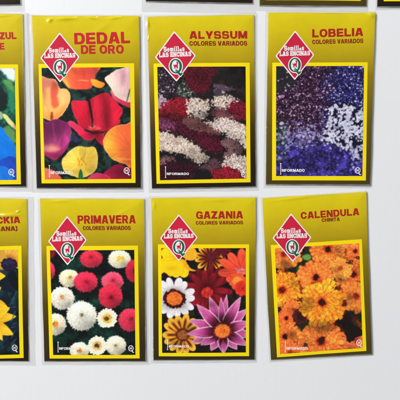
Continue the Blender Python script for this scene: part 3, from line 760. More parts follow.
def glyph(ch, x, y):
    q = lambda *a: rr(x, y, *a)
    d = lambda *a: dg(x, y, *a)
    if ch == 'A':
        return U(d(.15, 0, .43, 1, .15), d(.85, 0, .57, 1, .15), q(.25, .18, .75, .36))
    if ch == 'B':
        return U(S_(U(q(0, .44, .86, 1, .25), q(0, .44, .4, 1)), q(.27, .60, .60, .82, .1)), S_(U(q(0, 0, .92, .58, .27), q(0, 0, .4, .58)), q(.27, .18, .64, .42, .1)))
    if ch == 'C':
        return S_(q(0, 0, .94, 1, .42), q(.27, .2, .67, .8, .2), q(.6, .38, 1.2, .62))
    if ch == 'D':
        return S_(U(q(0, 0, .5, 1), q(0, 0, .94, 1, .42)), U(q(.27, .2, .5, .8), q(.27, .2, .67, .8, .22)))
    if ch == 'E':
        return U(q(0, 0, .27, 1), q(0, 0, .84, .21), q(0, .395, .78, .595), q(0, .79, .82, 1))
    if ch == 'F':
        return U(q(0, 0, .27, 1), q(0, .36, .74, .56), q(0, .79, .82, 1))
    if ch == 'G':
        return U(S_(q(0, 0, .96, 1, .42), q(.27, .2, .69, .8, .2), q(.6, .50, 1.2, .66)), q(.5, .36, .96, .54), q(.72, 0, .96, .5))
    if ch == 'H':
        return U(q(0, 0, .27, 1), q(.65, 0, .92, 1), q(.1, .4, .8, .6))
    if ch == 'I':
        return q(0, 0, .28, 1)
    if ch == 'K':
        return U(q(0, 0, .27, 1), d(.24, .38, .78, 1, .19), d(.42, .58, .80, 0, .18))
    if ch == 'L':
        return U(q(0, 0, .27, 1), q(0, 0, .80, .22))
    if ch == 'M':
        return U(q(0, 0, .25, 1), q(.89, 0, 1.14, 1), d(.17, 1, .55, .05, .16), d(.97, 1, .59, .05, .16))
    if ch == 'N':
        return U(q(0, 0, .26, 1), q(.68, 0, .94, 1), d(.15, 1, .79, 0, .17))
    if ch == 'O':
        return S_(q(0, 0, .98, 1, .44), q(.27, .2, .71, .8, .22))
    if ch == 'P':
        return U(q(0, 0, .27, 1), S_(U(q(0, .36, .88, 1, .3), q(0, .36, .4, 1)), q(.27, .55, .62, .82, .12)))
    if ch == 'R':
        return U(q(0, 0, .27, 1), S_(U(q(0, .38, .88, 1, .3), q(0, .38, .4, 1)), q(.27, .56, .62, .82, .12)), d(.52, .46, .77, 0, .16))
    if ch == 'S':
        return U(S_(q(0, .40, .86, 1, .28), q(.26, .59, .61, .82, .1), q(.56, .58, 1.2, .70)), S_(q(0, 0, .90, .60, .28), q(.27, .18, .64, .41, .1), q(-.4, .30, .30, .42)))
    if ch == 'T':
        return U(q(.30, 0, .57, 1), q(0, .79, .87, 1))
    if ch == 'U':
        return I_(S_(q(0, 0, .92, 1.6, .42), q(.27, .2, .65, 1.7, .19)), y - 1)
    if ch == 'V':
        return U(d(.15, 1, .42, 0, .15), d(.83, 1, .56, 0, .15))
    if ch == 'Y':
        return U(q(.34, 0, .62, .5), d(.15, 1, .44, .36, .15), d(.81, 1, .52, .36, .15))
    if ch == 'Z':
        return U(q(0, 0, .86, .21), q(0, .79, .86, 1), d(.18, .1, .68, .9, .19))
    if ch == ')':
        return S_(rr(x, y, -.4, -.15, .34, 1.1, .36), rr(x, y, -.62, .02, .12, .93, .3), q(-1, -1, -.02, 2))
    if ch == 'e':
        return U(S_(q(0, 0, .70, .72, .34), q(.22, .14, .50, .58, .14), q(.45, .18, 1, .30)), q(.1, .29, .66, .42))
    if ch == 'm':
        return U(q(.04, 0, .28, .70), S_(q(.04, -.5, .62, .72, .2), q(.28, -.6, .40, .56, .06), y), S_(q(.40, -.5, 1.0, .72, .2), q(.62, -.6, .76, .56, .06), y), S_(q(.04, 0, 1, .1), q(.33, -.1, .36, .2), q(.68, -.1, .71, .2)), q(-.02, .62, .2, .71))
    if ch == 'i':
        return U(q(.08, 0, .32, .70), q(0, 0, .40, .1), q(0, .6, .2, .70), q(.08, .80, .32, 1, .1))
    if ch == 'l':
        return U(q(.08, 0, .32, 1), q(0, 0, .40, .1), q(0, .9, .2, 1))
    if ch == 'a':
        return U(S_(q(0, 0, .62, .44, .2), q(.22, .12, .40, .32, .08)), S_(q(.02, .1, .62, .72, .26), q(-.2, .30, .40, .58, .12), y - .9), q(.40, 0, .64, .5), q(.4, 0, .74, .1))
    if ch == 's':
        return U(S_(q(0, .28, .60, .72, .2), q(.2, .42, .44, .59, .07), q(.4, .41, 1, .50)), S_(q(0, 0, .63, .43, .2), q(.2, .13, .44, .30, .07), q(-.4, .22, .22, .31)))
    return np.ones_like(x)


WIDTH = dict(A=1.0, B=.92, C=.94, D=.94, E=.84, F=.82, G=.96, H=.92, I=.28, K=1.0, L=.80, M=1.14, N=.94, O=.98, P=.88, R=.95, S=.90, T=.87, U=.92, V=.98, Y=.96, Z=.86, e=.70, m=1.04, i=.40, l=.40, a=.74, s=.63)
WIDTH.update({' ': .42, ')': .34})
SLABS = dict(L=[(-.08, 0, .36, .13), (-.08, .87, .36, 1), (.66, 0, .84, .36)], A=[(-.10, 0, .42, .13), (.58, 0, 1.1, .13), (.2, .87, .6, 1)], E=[(-.08, 0, .3, .13), (-.08, .87, .3, 1), (.68, 0, .86, .34), (.68, .68, .86, 1)],
             N=[(-.09, 0, .36, .13), (-.09, .87, .3, 1), (.58, .87, 1.04, 1)], I=[(-.1, 0, .38, .13), (-.1, .87, .38, 1)], C=[(.76, .62, .95, 1)])


def contour(f, x0, y0, x1, y1, n):
    """filled region f < 0 as polygons (marching squares); n cells per unit"""
    nx, ny = max(3, int(round((x1 - x0) * n))), max(3, int(round((y1 - y0) * n)))
    gx, gy = np.linspace(x0, x1, nx + 1), np.linspace(y0, y1, ny + 1)
    X, Y = np.meshgrid(gx, gy)
    V = f(X, Y)
    V = np.where(np.abs(V) < 1e-7, 1e-7, V)
    verts, index, faces = [], {}, []

    def vid(key, p):
        if key not in index:
            index[key] = len(verts)
            verts.append(p)
        return index[key]
    for j in range(ny):
        for i in range(nx):
            c = [(i, j), (i + 1, j), (i + 1, j + 1), (i, j + 1)]
            v = [V[b, a] for a, b in c]
            if min(v) > 0:
                continue
            poly = []
            for k in range(4):
                a, b = c[k], c[(k + 1) % 4]
                va, vb = v[k], v[(k + 1) % 4]
                if va < 0:
                    poly.append(vid(a, (gx[a[0]], gy[a[1]])))
                if (va < 0) != (vb < 0):
                    t = va / (va - vb)
                    poly.append(vid(tuple(sorted((a, b))), (gx[a[0]] + t * (gx[b[0]] - gx[a[0]]), gy[a[1]] + t * (gy[b[1]] - gy[a[1]]))))
            if len(poly) >= 3:
                faces.append(poly)
    return np.array(verts), faces


_glyphs = {}


def text_shape(txt, slab=False, gap=.13, n=44):
    """a word as one flat mesh: cap height 1, width returned"""
    V, F, x = [], [], 0.0
    nv = 0
    for ch in txt:
        w = WIDTH[ch]
        if ch != ' ':
            key = (ch, slab, n)
            if key not in _glyphs:
                def f(X, Y):
                    d = glyph(ch, X, Y)
                    if slab:
                        for s in SLABS.get(ch, []):
                            d = np.minimum(d, rr(X, Y, *s))
                    return d - (.024 if slab else 0)
                _glyphs[key] = contour(f, -.151, -.201, w + .153, 1.103, n)
            v, fc = _glyphs[key]
            V.append(v + np.array([x, 0]))
            F += [[k + nv for k in q] for q in fc]
            nv += len(v)
        x += w + (gap if ch != ' ' else 0)
    return np.concatenate(V), F, x - gap


# ------------------------------------------------------------------ materials (all node based)
def mat(name, col=(.8, .8, .8, 1), rough=.4, coat=0.0, coat_rough=.1, spec=.5, bump=0.0, bump_scale=300.0, vary=0.0, vary_scale=60.0):
    m = bpy.data.materials.new(name)
    m.use_nodes = True
    nt = m.node_tree
    b = nt.nodes['Principled BSDF']
    b.inputs['Base Color'].default_value = col
    b.inputs['Roughness'].default_value = rough
    b.inputs['Coat Weight'].default_value = coat
    b.inputs['Coat Roughness'].default_value = coat_rough
    b.inputs['Specular IOR Level'].default_value = spec
    tc = nt.nodes.new('ShaderNodeTexCoord')
    if vary:
        n = nt.nodes.new('ShaderNodeTexNoise')
        n.inputs['Scale'].default_value = vary_scale
        n.inputs['Detail'].default_value = 5
        nt.links.new(tc.outputs['Object'], n.inputs['Vector'])
        mx = nt.nodes.new('ShaderNodeMix')
        mx.data_type = 'RGBA'
        nt.links.new(n.outputs['Fac'], mx.inputs['Factor'])
        mx.inputs['A'].default_value = tuple(c * (1 - vary) for c in col[:3]) + (1,)
        mx.inputs['B'].default_value = tuple(min(1, c * (1 + vary)) for c in col[:3]) + (1,)
        nt.links.new(mx.outputs['Result'], b.inputs['Base Color'])
    if bump:
        n = nt.nodes.new('ShaderNodeTexNoise')
        n.inputs['Scale'].default_value = bump_scale
        n.inputs['Detail'].default_value = 3
        nt.links.new(tc.outputs['Object'], n.inputs['Vector'])
        bp = nt.nodes.new('ShaderNodeBump')
        bp.inputs['Strength'].default_value = bump
        bp.inputs['Distance'].default_value = .0004
        nt.links.new(n.outputs['Fac'], bp.inputs['Height'])
        nt.links.new(bp.outputs['Normal'], b.inputs['Normal'])
        nt.links.new(bp.outputs['Normal'], b.inputs['Coat Normal'])
    return m


GLOSS = dict(rough=.5, coat=.9, coat_rough=.09, spec=.08, bump=.20, bump_scale=110.0)


def gradient_material(name, stops, wear):
    """the printed ground of a packet: yellow at the head running to dark olive at the foot, with scuffed edges"""
    m = mat(name, **GLOSS)
    nt = m.node_tree
    b = nt.nodes['Principled BSDF']
    at = nt.nodes.new('ShaderNodeAttribute')
    at.attribute_name = 'print_uv'
    sep = nt.nodes.new('ShaderNodeSeparateXYZ')
    nt.links.new(at.outputs['Vector'], sep.inputs[0])
    r = nt.nodes.new('ShaderNodeValToRGB')
    e = r.color_ramp.elements
    while len(e) < len(stops):
        e.new(.5)
    for k, (t, c) in enumerate(stops):
        e[k].position = t
        e[k].color = hexc(*c)
    nt.links.new(sep.outputs['Y'], r.inputs['Fac'])
    n = nt.nodes.new('ShaderNodeTexNoise')
    n.inputs['Scale'].default_value = 60
    n.inputs['Detail'].default_value = 6
    n.inputs['Roughness'].default_value = .7
    tc = nt.nodes.new('ShaderNodeTexCoord')
    nt.links.new(tc.outputs['Object'], n.inputs['Vector'])
    mp = nt.nodes.new('ShaderNodeMapRange')
    mp.inputs['From Min'].default_value, mp.inputs['From Max'].default_value = .3, .7
    mp.inputs['To Min'].default_value, mp.inputs['To Max'].default_value = .94, 1.05
    nt.links.new(n.outputs['Fac'], mp.inputs['Value'])
    mul = nt.nodes.new('ShaderNodeVectorMath')
    mul.operation = 'SCALE'
    nt.links.new(r.outputs['Color'], mul.inputs[0])
    nt.links.new(mp.outputs['Result'], mul.inputs['Scale'])
    # worn ink: flakes where noise beats the distance to the edge, stored in Z of the attribute
    n2 = nt.nodes.new('ShaderNodeTexNoise')
    n2.inputs['Scale'].default_value = 700
    n2.inputs['Detail'].default_value = 4
    nt.links.new(tc.outputs['Object'], n2.inputs['Vector'])
    ad = nt.nodes.new('ShaderNodeMath')
    ad.operation = 'ADD'
    nt.links.new(n2.outputs['Fac'], ad.inputs[0])
    nt.links.new(sep.outputs['Z'], ad.inputs[1])
    mp2 = nt.nodes.new('ShaderNodeMapRange')
    mp2.inputs['From Min'].default_value, mp2.inputs['From Max'].default_value = .98, 1.1
    mp2.inputs['To Max'].default_value = .75
    nt.links.new(ad.outputs[0], mp2.inputs['Value'])
    mx = nt.nodes.new('ShaderNodeMix')
    mx.data_type = 'RGBA'
    nt.links.new(mp2.outputs['Result'], mx.inputs['Factor'])
    nt.links.new(mul.outputs['Vector'], mx.inputs['A'])
    mx.inputs['B'].default_value = hexc(*wear)
    nt.links.new(mx.outputs['Result'], b.inputs['Base Color'])
    return m


M = {}
STOPS = [(0.0, (222, 202, 10)), (.10, (214, 190, 6)), (.24, (186, 160, 4)), (.36, (146, 124, 2)), (.50, (104, 84, 2)), (.64, (68, 50, 2)), (.80, (40, 27, 1)), (1.0, (28, 18, 1))]
M['ground'] = gradient_material('printed_ground', STOPS, (196, 170, 60))
STOPS_OLIVE = STOPS[:4] + [(.50, (122, 104, 8)), (.64, (100, 84, 10)), (.80, (84, 70, 12)), (1.0, (72, 60, 14))]
STOPS_MID = STOPS[:4] + [(.50, (110, 92, 6)), (.64, (80, 64, 8)), (.80, (58, 46, 8)), (1.0, (46, 36, 10))]
M['ground_mid'] = gradient_material('printed_ground_mid', STOPS_MID, (200, 176, 66))
M['ground_olive'] = gradient_material('printed_ground_olive', STOPS_OLIVE, (206, 180, 70))
M['yellow'] = mat('printed_yellow', hexc(252, 224, 0), vary=.05, **GLOSS)
M['red'] = mat('printed_red', hexc(206, 30, 62), vary=.06, **GLOSS)
M['letter_red'] = mat('letter_red', hexc(198, 34, 44), vary=.08, **GLOSS)
M['letter_dark'] = mat('letter_dark_red', hexc(176, 32, 24), vary=.08, **GLOSS)
M['letter_brown'] = mat('letter_brown_red', hexc(146, 44, 20), vary=.08, **GLOSS)
M['white'] = mat('printed_white', hexc(238, 234, 232), vary=.02, **GLOSS)
M['green'] = mat('printed_green', hexc(16, 100, 76), vary=.06, **GLOSS)
M['grey'] = mat('printed_grey', hexc(186, 190, 190), vary=.04, **GLOSS)

m = M['picture'] = mat('printed_picture', **GLOSS)
a = m.node_tree.nodes.new('ShaderNodeVertexColor')
a.layer_name = 'ink'
m.node_tree.links.new(a.outputs['Color'], m.node_tree.nodes['Principled BSDF'].inputs['Base Color'])

# clear film of the sleeve: thin, a little milky, glossy
m = M['film'] = bpy.data.materials.new('clear_film')
m.use_nodes = True
nt = m.node_tree
b = nt.nodes['Principled BSDF']
b.inputs['Base Color'].default_value = (.87, .87, .87, 1)
b.inputs['Roughness'].default_value = .18
b.inputs['Coat Weight'].default_value = .5
tr = nt.nodes.new('ShaderNodeBsdfTransparent')
tr.inputs['Color'].default_value = (.925, .918, .91, 1)
mixs = nt.nodes.new('ShaderNodeMixShader')
fn = nt.nodes.new('ShaderNodeTexNoise')
fn.inputs['Scale'].default_value = 90
fn.inputs['Detail'].default_value = 4
tcf = nt.nodes.new('ShaderNodeTexCoord')
nt.links.new(tcf.outputs['Object'], fn.inputs['Vector'])
fm = nt.nodes.new('ShaderNodeMapRange')
fm.inputs['From Min'].default_value, fm.inputs['From Max'].default_value = .3, .7
fm.inputs['To Min'].default_value, fm.inputs['To Max'].default_value = .11, .27
nt.links.new(fn.outputs['Fac'], fm.inputs['Value'])
nt.links.new(fm.outputs['Result'], mixs.inputs['Fac'])
nt.links.new(tr.outputs[0], mixs.inputs[1])
nt.links.new(b.outputs[0], mixs.inputs[2])
nt.links.new(mixs.outputs[0], nt.nodes['Material Output'].inputs['Surface'])


# ------------------------------------------------------------------ the table
def link(name, me, parent=None):
    o = bpy.data.objects.new(name, me)
    C.objects.link(o)
    if parent is not None:
        o.parent = parent
    return o


def raw_mesh(name, verts, faces, mats, smooth=True, mat_index=None):
    me = bpy.data.meshes.new(name)
    me.from_pydata([tuple(v) for v in verts], [], faces)
    for q in mats:
        me.materials.append(q)
    if mat_index is not None:
        me.polygons.foreach_set('material_index', mat_index)
    if smooth:
        me.polygons.foreach_set('use_smooth', [True] * len(me.polygons))
    me.update()
    return me


tm = M['table'] = mat('white_table_laminate', hexc(235, 236, 238), rough=.45, spec=.4, bump=.12, bump_scale=240, vary=.018, vary_scale=14)
nt = tm.node_tree                                # faint vertical streaks and a few specks in the white finish
tb = nt.nodes['Principled BSDF']
ttc = nt.nodes.new('ShaderNodeTexCoord')
tmp = nt.nodes.new('ShaderNodeMapping')
tmp.inputs['Scale'].default_value = (520, 22, 1)
nt.links.new(ttc.outputs['Object'], tmp.inputs['Vector'])
tn = nt.nodes.new('ShaderNodeTexNoise')
tn.inputs['Scale'].default_value = 1.0
tn.inputs['Detail'].default_value = 3
nt.links.new(tmp.outputs['Vector'], tn.inputs['Vector'])
tvo = nt.nodes.new('ShaderNodeTexVoronoi')
tvo.inputs['Scale'].default_value = 24
nt.links.new(ttc.outputs['Object'], tvo.inputs['Vector'])
tsp = nt.nodes.new('ShaderNodeMapRange')
tsp.inputs['From Min'].default_value, tsp.inputs['From Max'].default_value = .014, .026
tsp.inputs['To Min'].default_value, tsp.inputs['To Max'].default_value = .80, 1.0
nt.links.new(tvo.outputs['Distance'], tsp.inputs['Value'])
tst = nt.nodes.new('ShaderNodeMapRange')
tst.inputs['From Min'].default_value, tst.inputs['From Max'].default_value = .3, .7
tst.inputs['To Min'].default_value, tst.inputs['To Max'].default_value = .994, 1.004
nt.links.new(tn.outputs['Fac'], tst.inputs['Value'])
tmm = nt.nodes.new('ShaderNodeMath')
tmm.operation = 'MULTIPLY'
nt.links.new(tsp.outputs[0], tmm.inputs[0])
nt.links.new(tst.outputs[0], tmm.inputs[1])
tsc = nt.nodes.new('ShaderNodeVectorMath')
tsc.operation = 'SCALE'
nt.links.new(tb.inputs['Base Color'].links[0].from_socket, tsc.inputs[0])
nt.links.new(tmm.outputs[0], tsc.inputs['Scale'])
nt.links.new(tsc.outputs['Vector'], tb.inputs['Base Color'])
bx = 0.6
tv = [(-bx, -bx, -.03), (bx, -bx, -.03), (bx, bx, -.03), (-bx, bx, -.03), (-bx, -bx, -.002), (bx, -bx, -.002), (bx, bx, -.002), (-bx, bx, -.002),
      (-bx + .002, -bx + .002, 0), (bx - .002, -bx + .002, 0), (bx - .002, bx - .002, 0), (-bx + .002, bx - .002, 0)]
tf = [(3, 2, 1, 0), (8, 9, 10, 11)] + [(i, (i + 1) % 4, (i + 1) % 4 + 4, i + 4) for i in range(4)] + [(i + 4, (i + 1) % 4 + 4, (i + 1) % 4 + 8, i + 8) for i in range(4)]
table = link('table_top', raw_mesh('table_top', tv, tf, [tm], smooth=False))
table['kind'] = 'structure'


# ------------------------------------------------------------------ a seed packet
class Packet:
    def __init__(s, label, x, y, rot, seed, creases=(), lift=0.0, ground='ground', margins=(3.2, 2.0, 4.2, 1.6)):
        s.x, s.y, s.rot, s.seed, s.margins, s.lift = x, y, rot, seed, margins, lift
        s.root = bpy.data.objects.new('seed_packet', None)
        s.root.empty_display_size = .02
        C.objects.link(s.root)
        s.root.location, s.root.rotation_euler = (x, y, 0), (0, 0, rot)
        s.root['label'], s.root['category'], s.root['group'] = label, 'seed packet', 'flower seed packets laid out in rows on the white table'
        s.creases = [(s.local(px, py), ln, wd, R(an), ht) for px, py, ln, wd, an, ht in creases]
        s.ground = M[ground]
        s.build_card()
        s.build_sleeve()

    def local(s, px, py):
        d = table_xy(px, py) - np.array([s.x, s.y])
        c, n = math.cos(-s.rot), math.sin(-s.rot)
        return np.stack([c * d[..., 0] - n * d[..., 1], n * d[..., 0] + c * d[..., 1]], -1)

    def z(s, P):
        """height of the packet's face: a shallow pillow with creases, highest over the seeds"""
        x, y = P[..., 0], P[..., 1]
        ex, ey = W / 2 - np.abs(x), H / 2 - np.abs(y)
        d = np.clip(np.minimum(ex, ey), 0, 1)
        z = .00055 + .00055 * (1 - np.exp(-d / .004)) + .0006 * np.clip(np.cos(np.pi * x / W), 0, 1) * np.clip(np.cos(np.pi * (y + .012) / (H * 1.25)), 0, 1)
        z = z + .00028 * (fbm(x + 3, y + 5, .030, s.seed, 2) - .5) * 2
        z = z + .00016 * (noise(x + 9, y, .009, s.seed + 3) - .5) * np.exp(-(H / 2 - y) / .003)
        z = z + s.lift * np.clip(x / W + .5, 0, 1) ** 4
        for c, ln, wd, an, ht in s.creases:
            u = (x - c[0]) * math.cos(an) + (y - c[1]) * math.sin(an)
            v = -(x - c[0]) * math.sin(an) + (y - c[1]) * math.cos(an)
            z = z + ht * np.exp(-(u / ln) ** 2 - (v / wd) ** 2)
        return z

    def lay(s, name, P, faces, off, mats, parent=None, mat_index=None, dz=None):
        P = np.asarray(P, float)
        zz = s.z(P) + off * 1e-3
        if dz is not None:
            zz = zz + dz * 1e-3
        return link(name, raw_mesh(name, np.column_stack([P, zz]), faces, mats, mat_index=mat_index), parent or s.root)

    def build_card(s):
        nx, ny = 170, 250
        u, v = np.linspace(-1, 1, nx + 1), np.linspace(-1, 1, ny + 1)
        u, v = np.sign(u) * np.abs(u) ** .8 * W / 2, np.sign(v) * np.abs(v) ** .8 * H / 2
        X, Y = np.meshgrid(u, v)
        # hand-cut edge: it wanders by a few tenths of a millimetre
        kx, ky = np.abs(X) / (W / 2), np.abs(Y) / (H / 2)
        X = X + kx ** 8 * np.sign(X) * .00025 * 2 * (noise(Y + 1, X * 0 + np.sign(X), .02, s.seed + 1) - .5)
        Y = Y + ky ** 8 * np.sign(Y) * .00025 * 2 * (noise(X + 1, Y * 0 + np.sign(Y), .02, s.seed + 2) - .5)
        P = np.stack([X, Y], -1).reshape(-1, 2)
        top = np.column_stack([P, s.z(P)])
        idx = np.arange((nx + 1) * (ny + 1)).reshape(ny + 1, nx + 1)
        faces = np.stack([idx[:-1, :-1], idx[:-1, 1:], idx[1:, 1:], idx[1:, :-1]], -1).reshape(-1, 4).tolist()
        loop = np.concatenate([idx[0, :-1], idx[:-1, -1], idx[-1, :0:-1], idx[:0:-1, 0]])
        low = top[loop] * np.array([.997, .997, 0]) + np.array([0, 0, .0003])
        n0 = len(top)
        k = len(loop)
        faces += [[int(loop[i]), n0 + i, n0 + (i + 1) % k, int(loop[(i + 1) % k])] for i in range(k)]
        faces.append([n0 + i for i in range(k)][::-1])
        V = np.concatenate([top, low])
        me = raw_mesh('card', V, faces, [s.ground])
        d = np.minimum(W / 2 - np.abs(V[:, 0]), H / 2 - np.abs(V[:, 1])).clip(0)
        wear = .50 * np.exp(-d / .0010) * (.55 + .6 * noise(V[:, 0] + 2, V[:, 1], .012, s.seed + 8))
        uv = np.column_stack([V[:, 0] / W + .5, .5 - V[:, 1] / H, wear])
        at = me.attributes.new('print_uv', 'FLOAT_VECTOR', 'POINT')
        at.data.foreach_set('vector', uv.astype(np.float32).ravel())
        link('card', me, s.root)

    def build_sleeve(s):
        """the clear bag: a flat flange of film standing out round the card, with a welded edge"""
        l, t, b, r = [v * 1e-3 for v in s.margins]
        prof = [(-.0006, .06), (0.0, .05), (.15, .0), (.35, 0), (.62, 0), (.80, .0), (.84, .05), (.90, .06), (.95, .02), (1.0, 0)]
        n = 60
        ring = []
        for side in range(4):
            for k in range(n):
                f = k / n * 2 - 1
                if side == 0:
                    ring.append((f * W / 2, -H / 2, (f * (W + l + r) / 2 + (r - l) / 2), -H / 2 - b))
                elif side == 1:
                    ring.append((W / 2, f * H / 2, W / 2 + r, f * (H + t + b) / 2 + (t - b) / 2))
                elif side == 2:
                    ring.append((-f * W / 2, H / 2, -f * (W + l + r) / 2 + (r - l) / 2, H / 2 + t))
                else:
                    ring.append((-W / 2, -f * H / 2, -W / 2 - l, -f * (H + t + b) / 2 + (t - b) / 2))
        ring = np.array(ring)
        V = []
        for q, (t_, up) in enumerate(prof):
            tt = max(t_, 0)
            P = ring[:, :2] * (1 - tt) + ring[:, 2:] * tt
            if t_ < 0:
                P = ring[:, :2] * (1 - .00035 / .04)
            wob = (fbm(P[:, 0] + 4, P[:, 1] + 7, .016, s.seed + 21, 3) - .5) * 2
            P = P + (tt ** 4)[None] if False else P + np.stack([wob, -wob], -1) * .0004 * tt ** 4
            base = s.z(ring[:, :2])
            z = base * (1 - tt) ** 1.5 + .00022 + .00045 * np.abs(wob) * tt + up * 1e-3 if tt > 0 else base + .00012
            V.append(np.column_stack([P, z]))
        k = len(ring)
        F = [[j * k + i, j * k + (i + 1) % k, (j + 1) * k + (i + 1) % k, (j + 1) * k + i] for j in range(len(prof) - 1) for i in range(k)]
        link('sleeve', raw_mesh('sleeve', np.concatenate(V), [f[::-1] for f in F], [M['film']]), s.root)

    def frame(s, outer, inner):
        o, i = s.local(*np.array(outer, float).T), s.local(*np.array(inner, float).T)
        n, V, F = 36, [], []
        for k in range(4):
            for t in np.arange(n) / n:
                a, b = o[k] * (1 - t) + o[(k + 1) % 4] * t, i[k] * (1 - t) + i[(k + 1) % 4] * t
                V += [a, a * .5 + b * .5, b]
        m_ = 4 * n
        for k in range(m_):
            for j in range(2):
                a, b = 3 * k + j, 3 * ((k + 1) % m_) + j
                F.append([a, a + 1, b + 1, b])
        s.lay('picture_frame', V, F, .05, [M['yellow']])

    def picture(s, painter, quad, caption=True, mark=True):
        p = painter(quad)
        p.soften(1.35)
        p.contrast(1.10, .38, 1.04)
        q = np.array(quad, float)
        P = s.local(p.X, p.Y).reshape(-1, 2)
        nx, ny = p.nx, p.ny
        me = bpy.data.meshes.new('flower_picture')
        n = nx * ny
        co = np.column_stack([P, s.z(P) + .09e-3]).astype(np.float32)
        idx = np.arange(n, dtype=np.int32).reshape(ny, nx)
        fc = np.stack([idx[1:, :-1], idx[1:, 1:], idx[:-1, 1:], idx[:-1, :-1]], -1).reshape(-1, 4)
        me.vertices.add(n)
        me.vertices.foreach_set('co', co.ravel())
        me.loops.add(fc.size)
        me.loops.foreach_set('vertex_index', fc.ravel())
        me.polygons.add(len(fc))
        me.polygons.foreach_set('loop_start', np.arange(0, fc.size, 4, dtype=np.int32))
        me.polygons.foreach_set('use_smooth', np.ones(len(fc), bool))
        me.update(calc_edges=True)
        me.validate()
        # ink grain of the offset print
        g = 1 + .05 * (noise(p.X, p.Y, .6, 90) - .5) + .04 * (noise(p.X, p.Y, .35, 91) - .5)
        col = np.ones((n, 4), np.float32)
        col[:, :3] = srgb(np.clip(p.C * g[..., None], 0, 1).reshape(-1, 3))
        at = me.color_attributes.new('ink', 'FLOAT_COLOR', 'POINT')
        at.data.foreach_set('color', col.ravel())
        me.materials.append(M['picture'])
        s.pic = link('flower_picture', me, s.root)
        if caption:
            s.caption(*caption)
        if mark:
            s.mark(*mark)

    def word(s, name, txt, left, right, cap, material, parent=None, off=.16, slab=False, n=44, gap=.13):
        """left, right: ends of the baseline on the photograph; cap: cap height in photo pixels"""
        V, F, w = text_shape(txt, slab, gap, n)
        a, b = s.local(*left), s.local(*right)
        ex = (b - a) / w
        k = np.linalg.norm(b - a) / math.hypot(right[0] - left[0], right[1] - left[1])
        ey = np.array([-ex[1], ex[0]]) / np.linalg.norm(ex) * cap * k
        return s.lay(name, a + V[:, :1] * ex + V[:, 1:] * ey, F, off, [material], parent)

    def shape(s, parts, to, n=60):
        """several (f, box, layer, material) regions joined as one layered mesh"""
        V, F, MI, DZ, mats = [], [], [], [], []
        nv = 0
        for f, box, layer, material in parts:
            v, fc = contour(f, *box, n)
            V.append(to(v))
            DZ.append(np.full(len(v), layer * .025))
            F += [[k + nv for k in q] for q in fc]
            if material not in mats:
                mats.append(material)
            MI += [mats.index(material)] * len(fc)
            nv += len(v)
        return np.concatenate(V), F, mats, MI, np.concatenate(DZ)

    def emblem(s, top, left, right, bottom):
        t, l, r, b = [s.local(*q) for q in (top, left, right, bottom)]
        c = (t + l + r + b) / 4
        ex, ey = (r - l) / 2, (t - b) / 2
        to = lambda v: c + v[:, :1] * ex + v[:, 1:] * ey
        dia = lambda k: (lambda x, y: (np.abs(x) + np.abs(y) - k) * .7)
        V, F, mats, mi, dz = s.shape([(dia(1.0), (-1.03, -1.03, 1.03, 1.03), 0, M['white']), (dia(.925), (-1.02, -1.02, 1.02, 1.02), 1, M['red'])], to, 22)
        em = s.lay('emblem', V, F, .13, mats, mat_index=mi, dz=dz)

        def words(txt, x0, x1, y, cap):
            v, fc, w = text_shape(txt, True, .16, 34)
            v = np.column_stack([x0 + v[:, 0] * (x1 - x0) / w, y + v[:, 1] * cap])
            return v, fc
        v1, f1 = words('Semillas', -.55, .46, .20, .19)
        v2, f2 = words('LAS ENCINAS', -.775, .775, -.01, .178)
        s.lay('emblem_lettering', to(np.concatenate([v1, v2])), f1 + [[k + len(v1) for k in q] for q in f2], .20, [M['white']], em)
        # the badge: white oval, green Q, white field, red stag over a pale trunk
        el = lambda x, y, cx, cy, a, b_: (np.hypot((x - cx) / a, (y - cy) / b_) - 1) * min(a, b_)

        def seg(x, y, x0, y0, x1, y1, w):
            dx, dy = x1 - x0, y1 - y0
            q = np.clip(((x - x0) * dx + (y - y0) * dy) / (dx * dx + dy * dy), 0, 1)
            return np.hypot(x - x0 - q * dx, y - y0 - q * dy) - w
        cy = -.385
        tail = lambda x, y, w: U(seg(x, y, .02, -.56, .13, -.66, w), seg(x, y, .13, -.66, .20, -.73, w), seg(x, y, .20, -.73, .28, -.68, w * .8))
        white = lambda x, y: U(el(x, y, 0, cy, .345, .325), tail(x, y, .085))
        green = lambda x, y: U(S_(el(x, y, 0, cy, .30, .285), el(x, y, -.01, cy, .19, .235)), tail(x, y, .05))
        deer = lambda x, y: U(el(x, y, .0, -.37, .095, .05), seg(x, y, .07, -.35, .09, -.27, .028), el(x, y, .075, -.255, .05, .025), seg(x, y, -.07, -.38, -.075, -.47, .016), seg(x, y, -.03, -.38, -.03, -.47, .016),
                              seg(x, y, .05, -.38, .05, -.47, .016), seg(x, y, .085, -.38, .09, -.47, .016), seg(x, y, .09, -.24, .115, -.19, .012), seg(x, y, .07, -.24, .05, -.19, .012), seg(x, y, -.09, -.36, -.115, -.33, .016))
        trunk = lambda x, y: U(rr(x, y, -.035, -.60, .035, -.485, .01), el(x, y, 0, -.59, .085, .02))
        box = (-.4, -.85, .4, -.03)
        V, F, mats, mi, dz = s.shape([(white, box, 0, M['white']), (green, box, 1, M['green']), (deer, box, 1, M['red']), (trunk, box, 1, M['grey'])], to, 80)
        s.lay('badge', V, F, .20, mats, em, mat_index=mi, dz=dz)

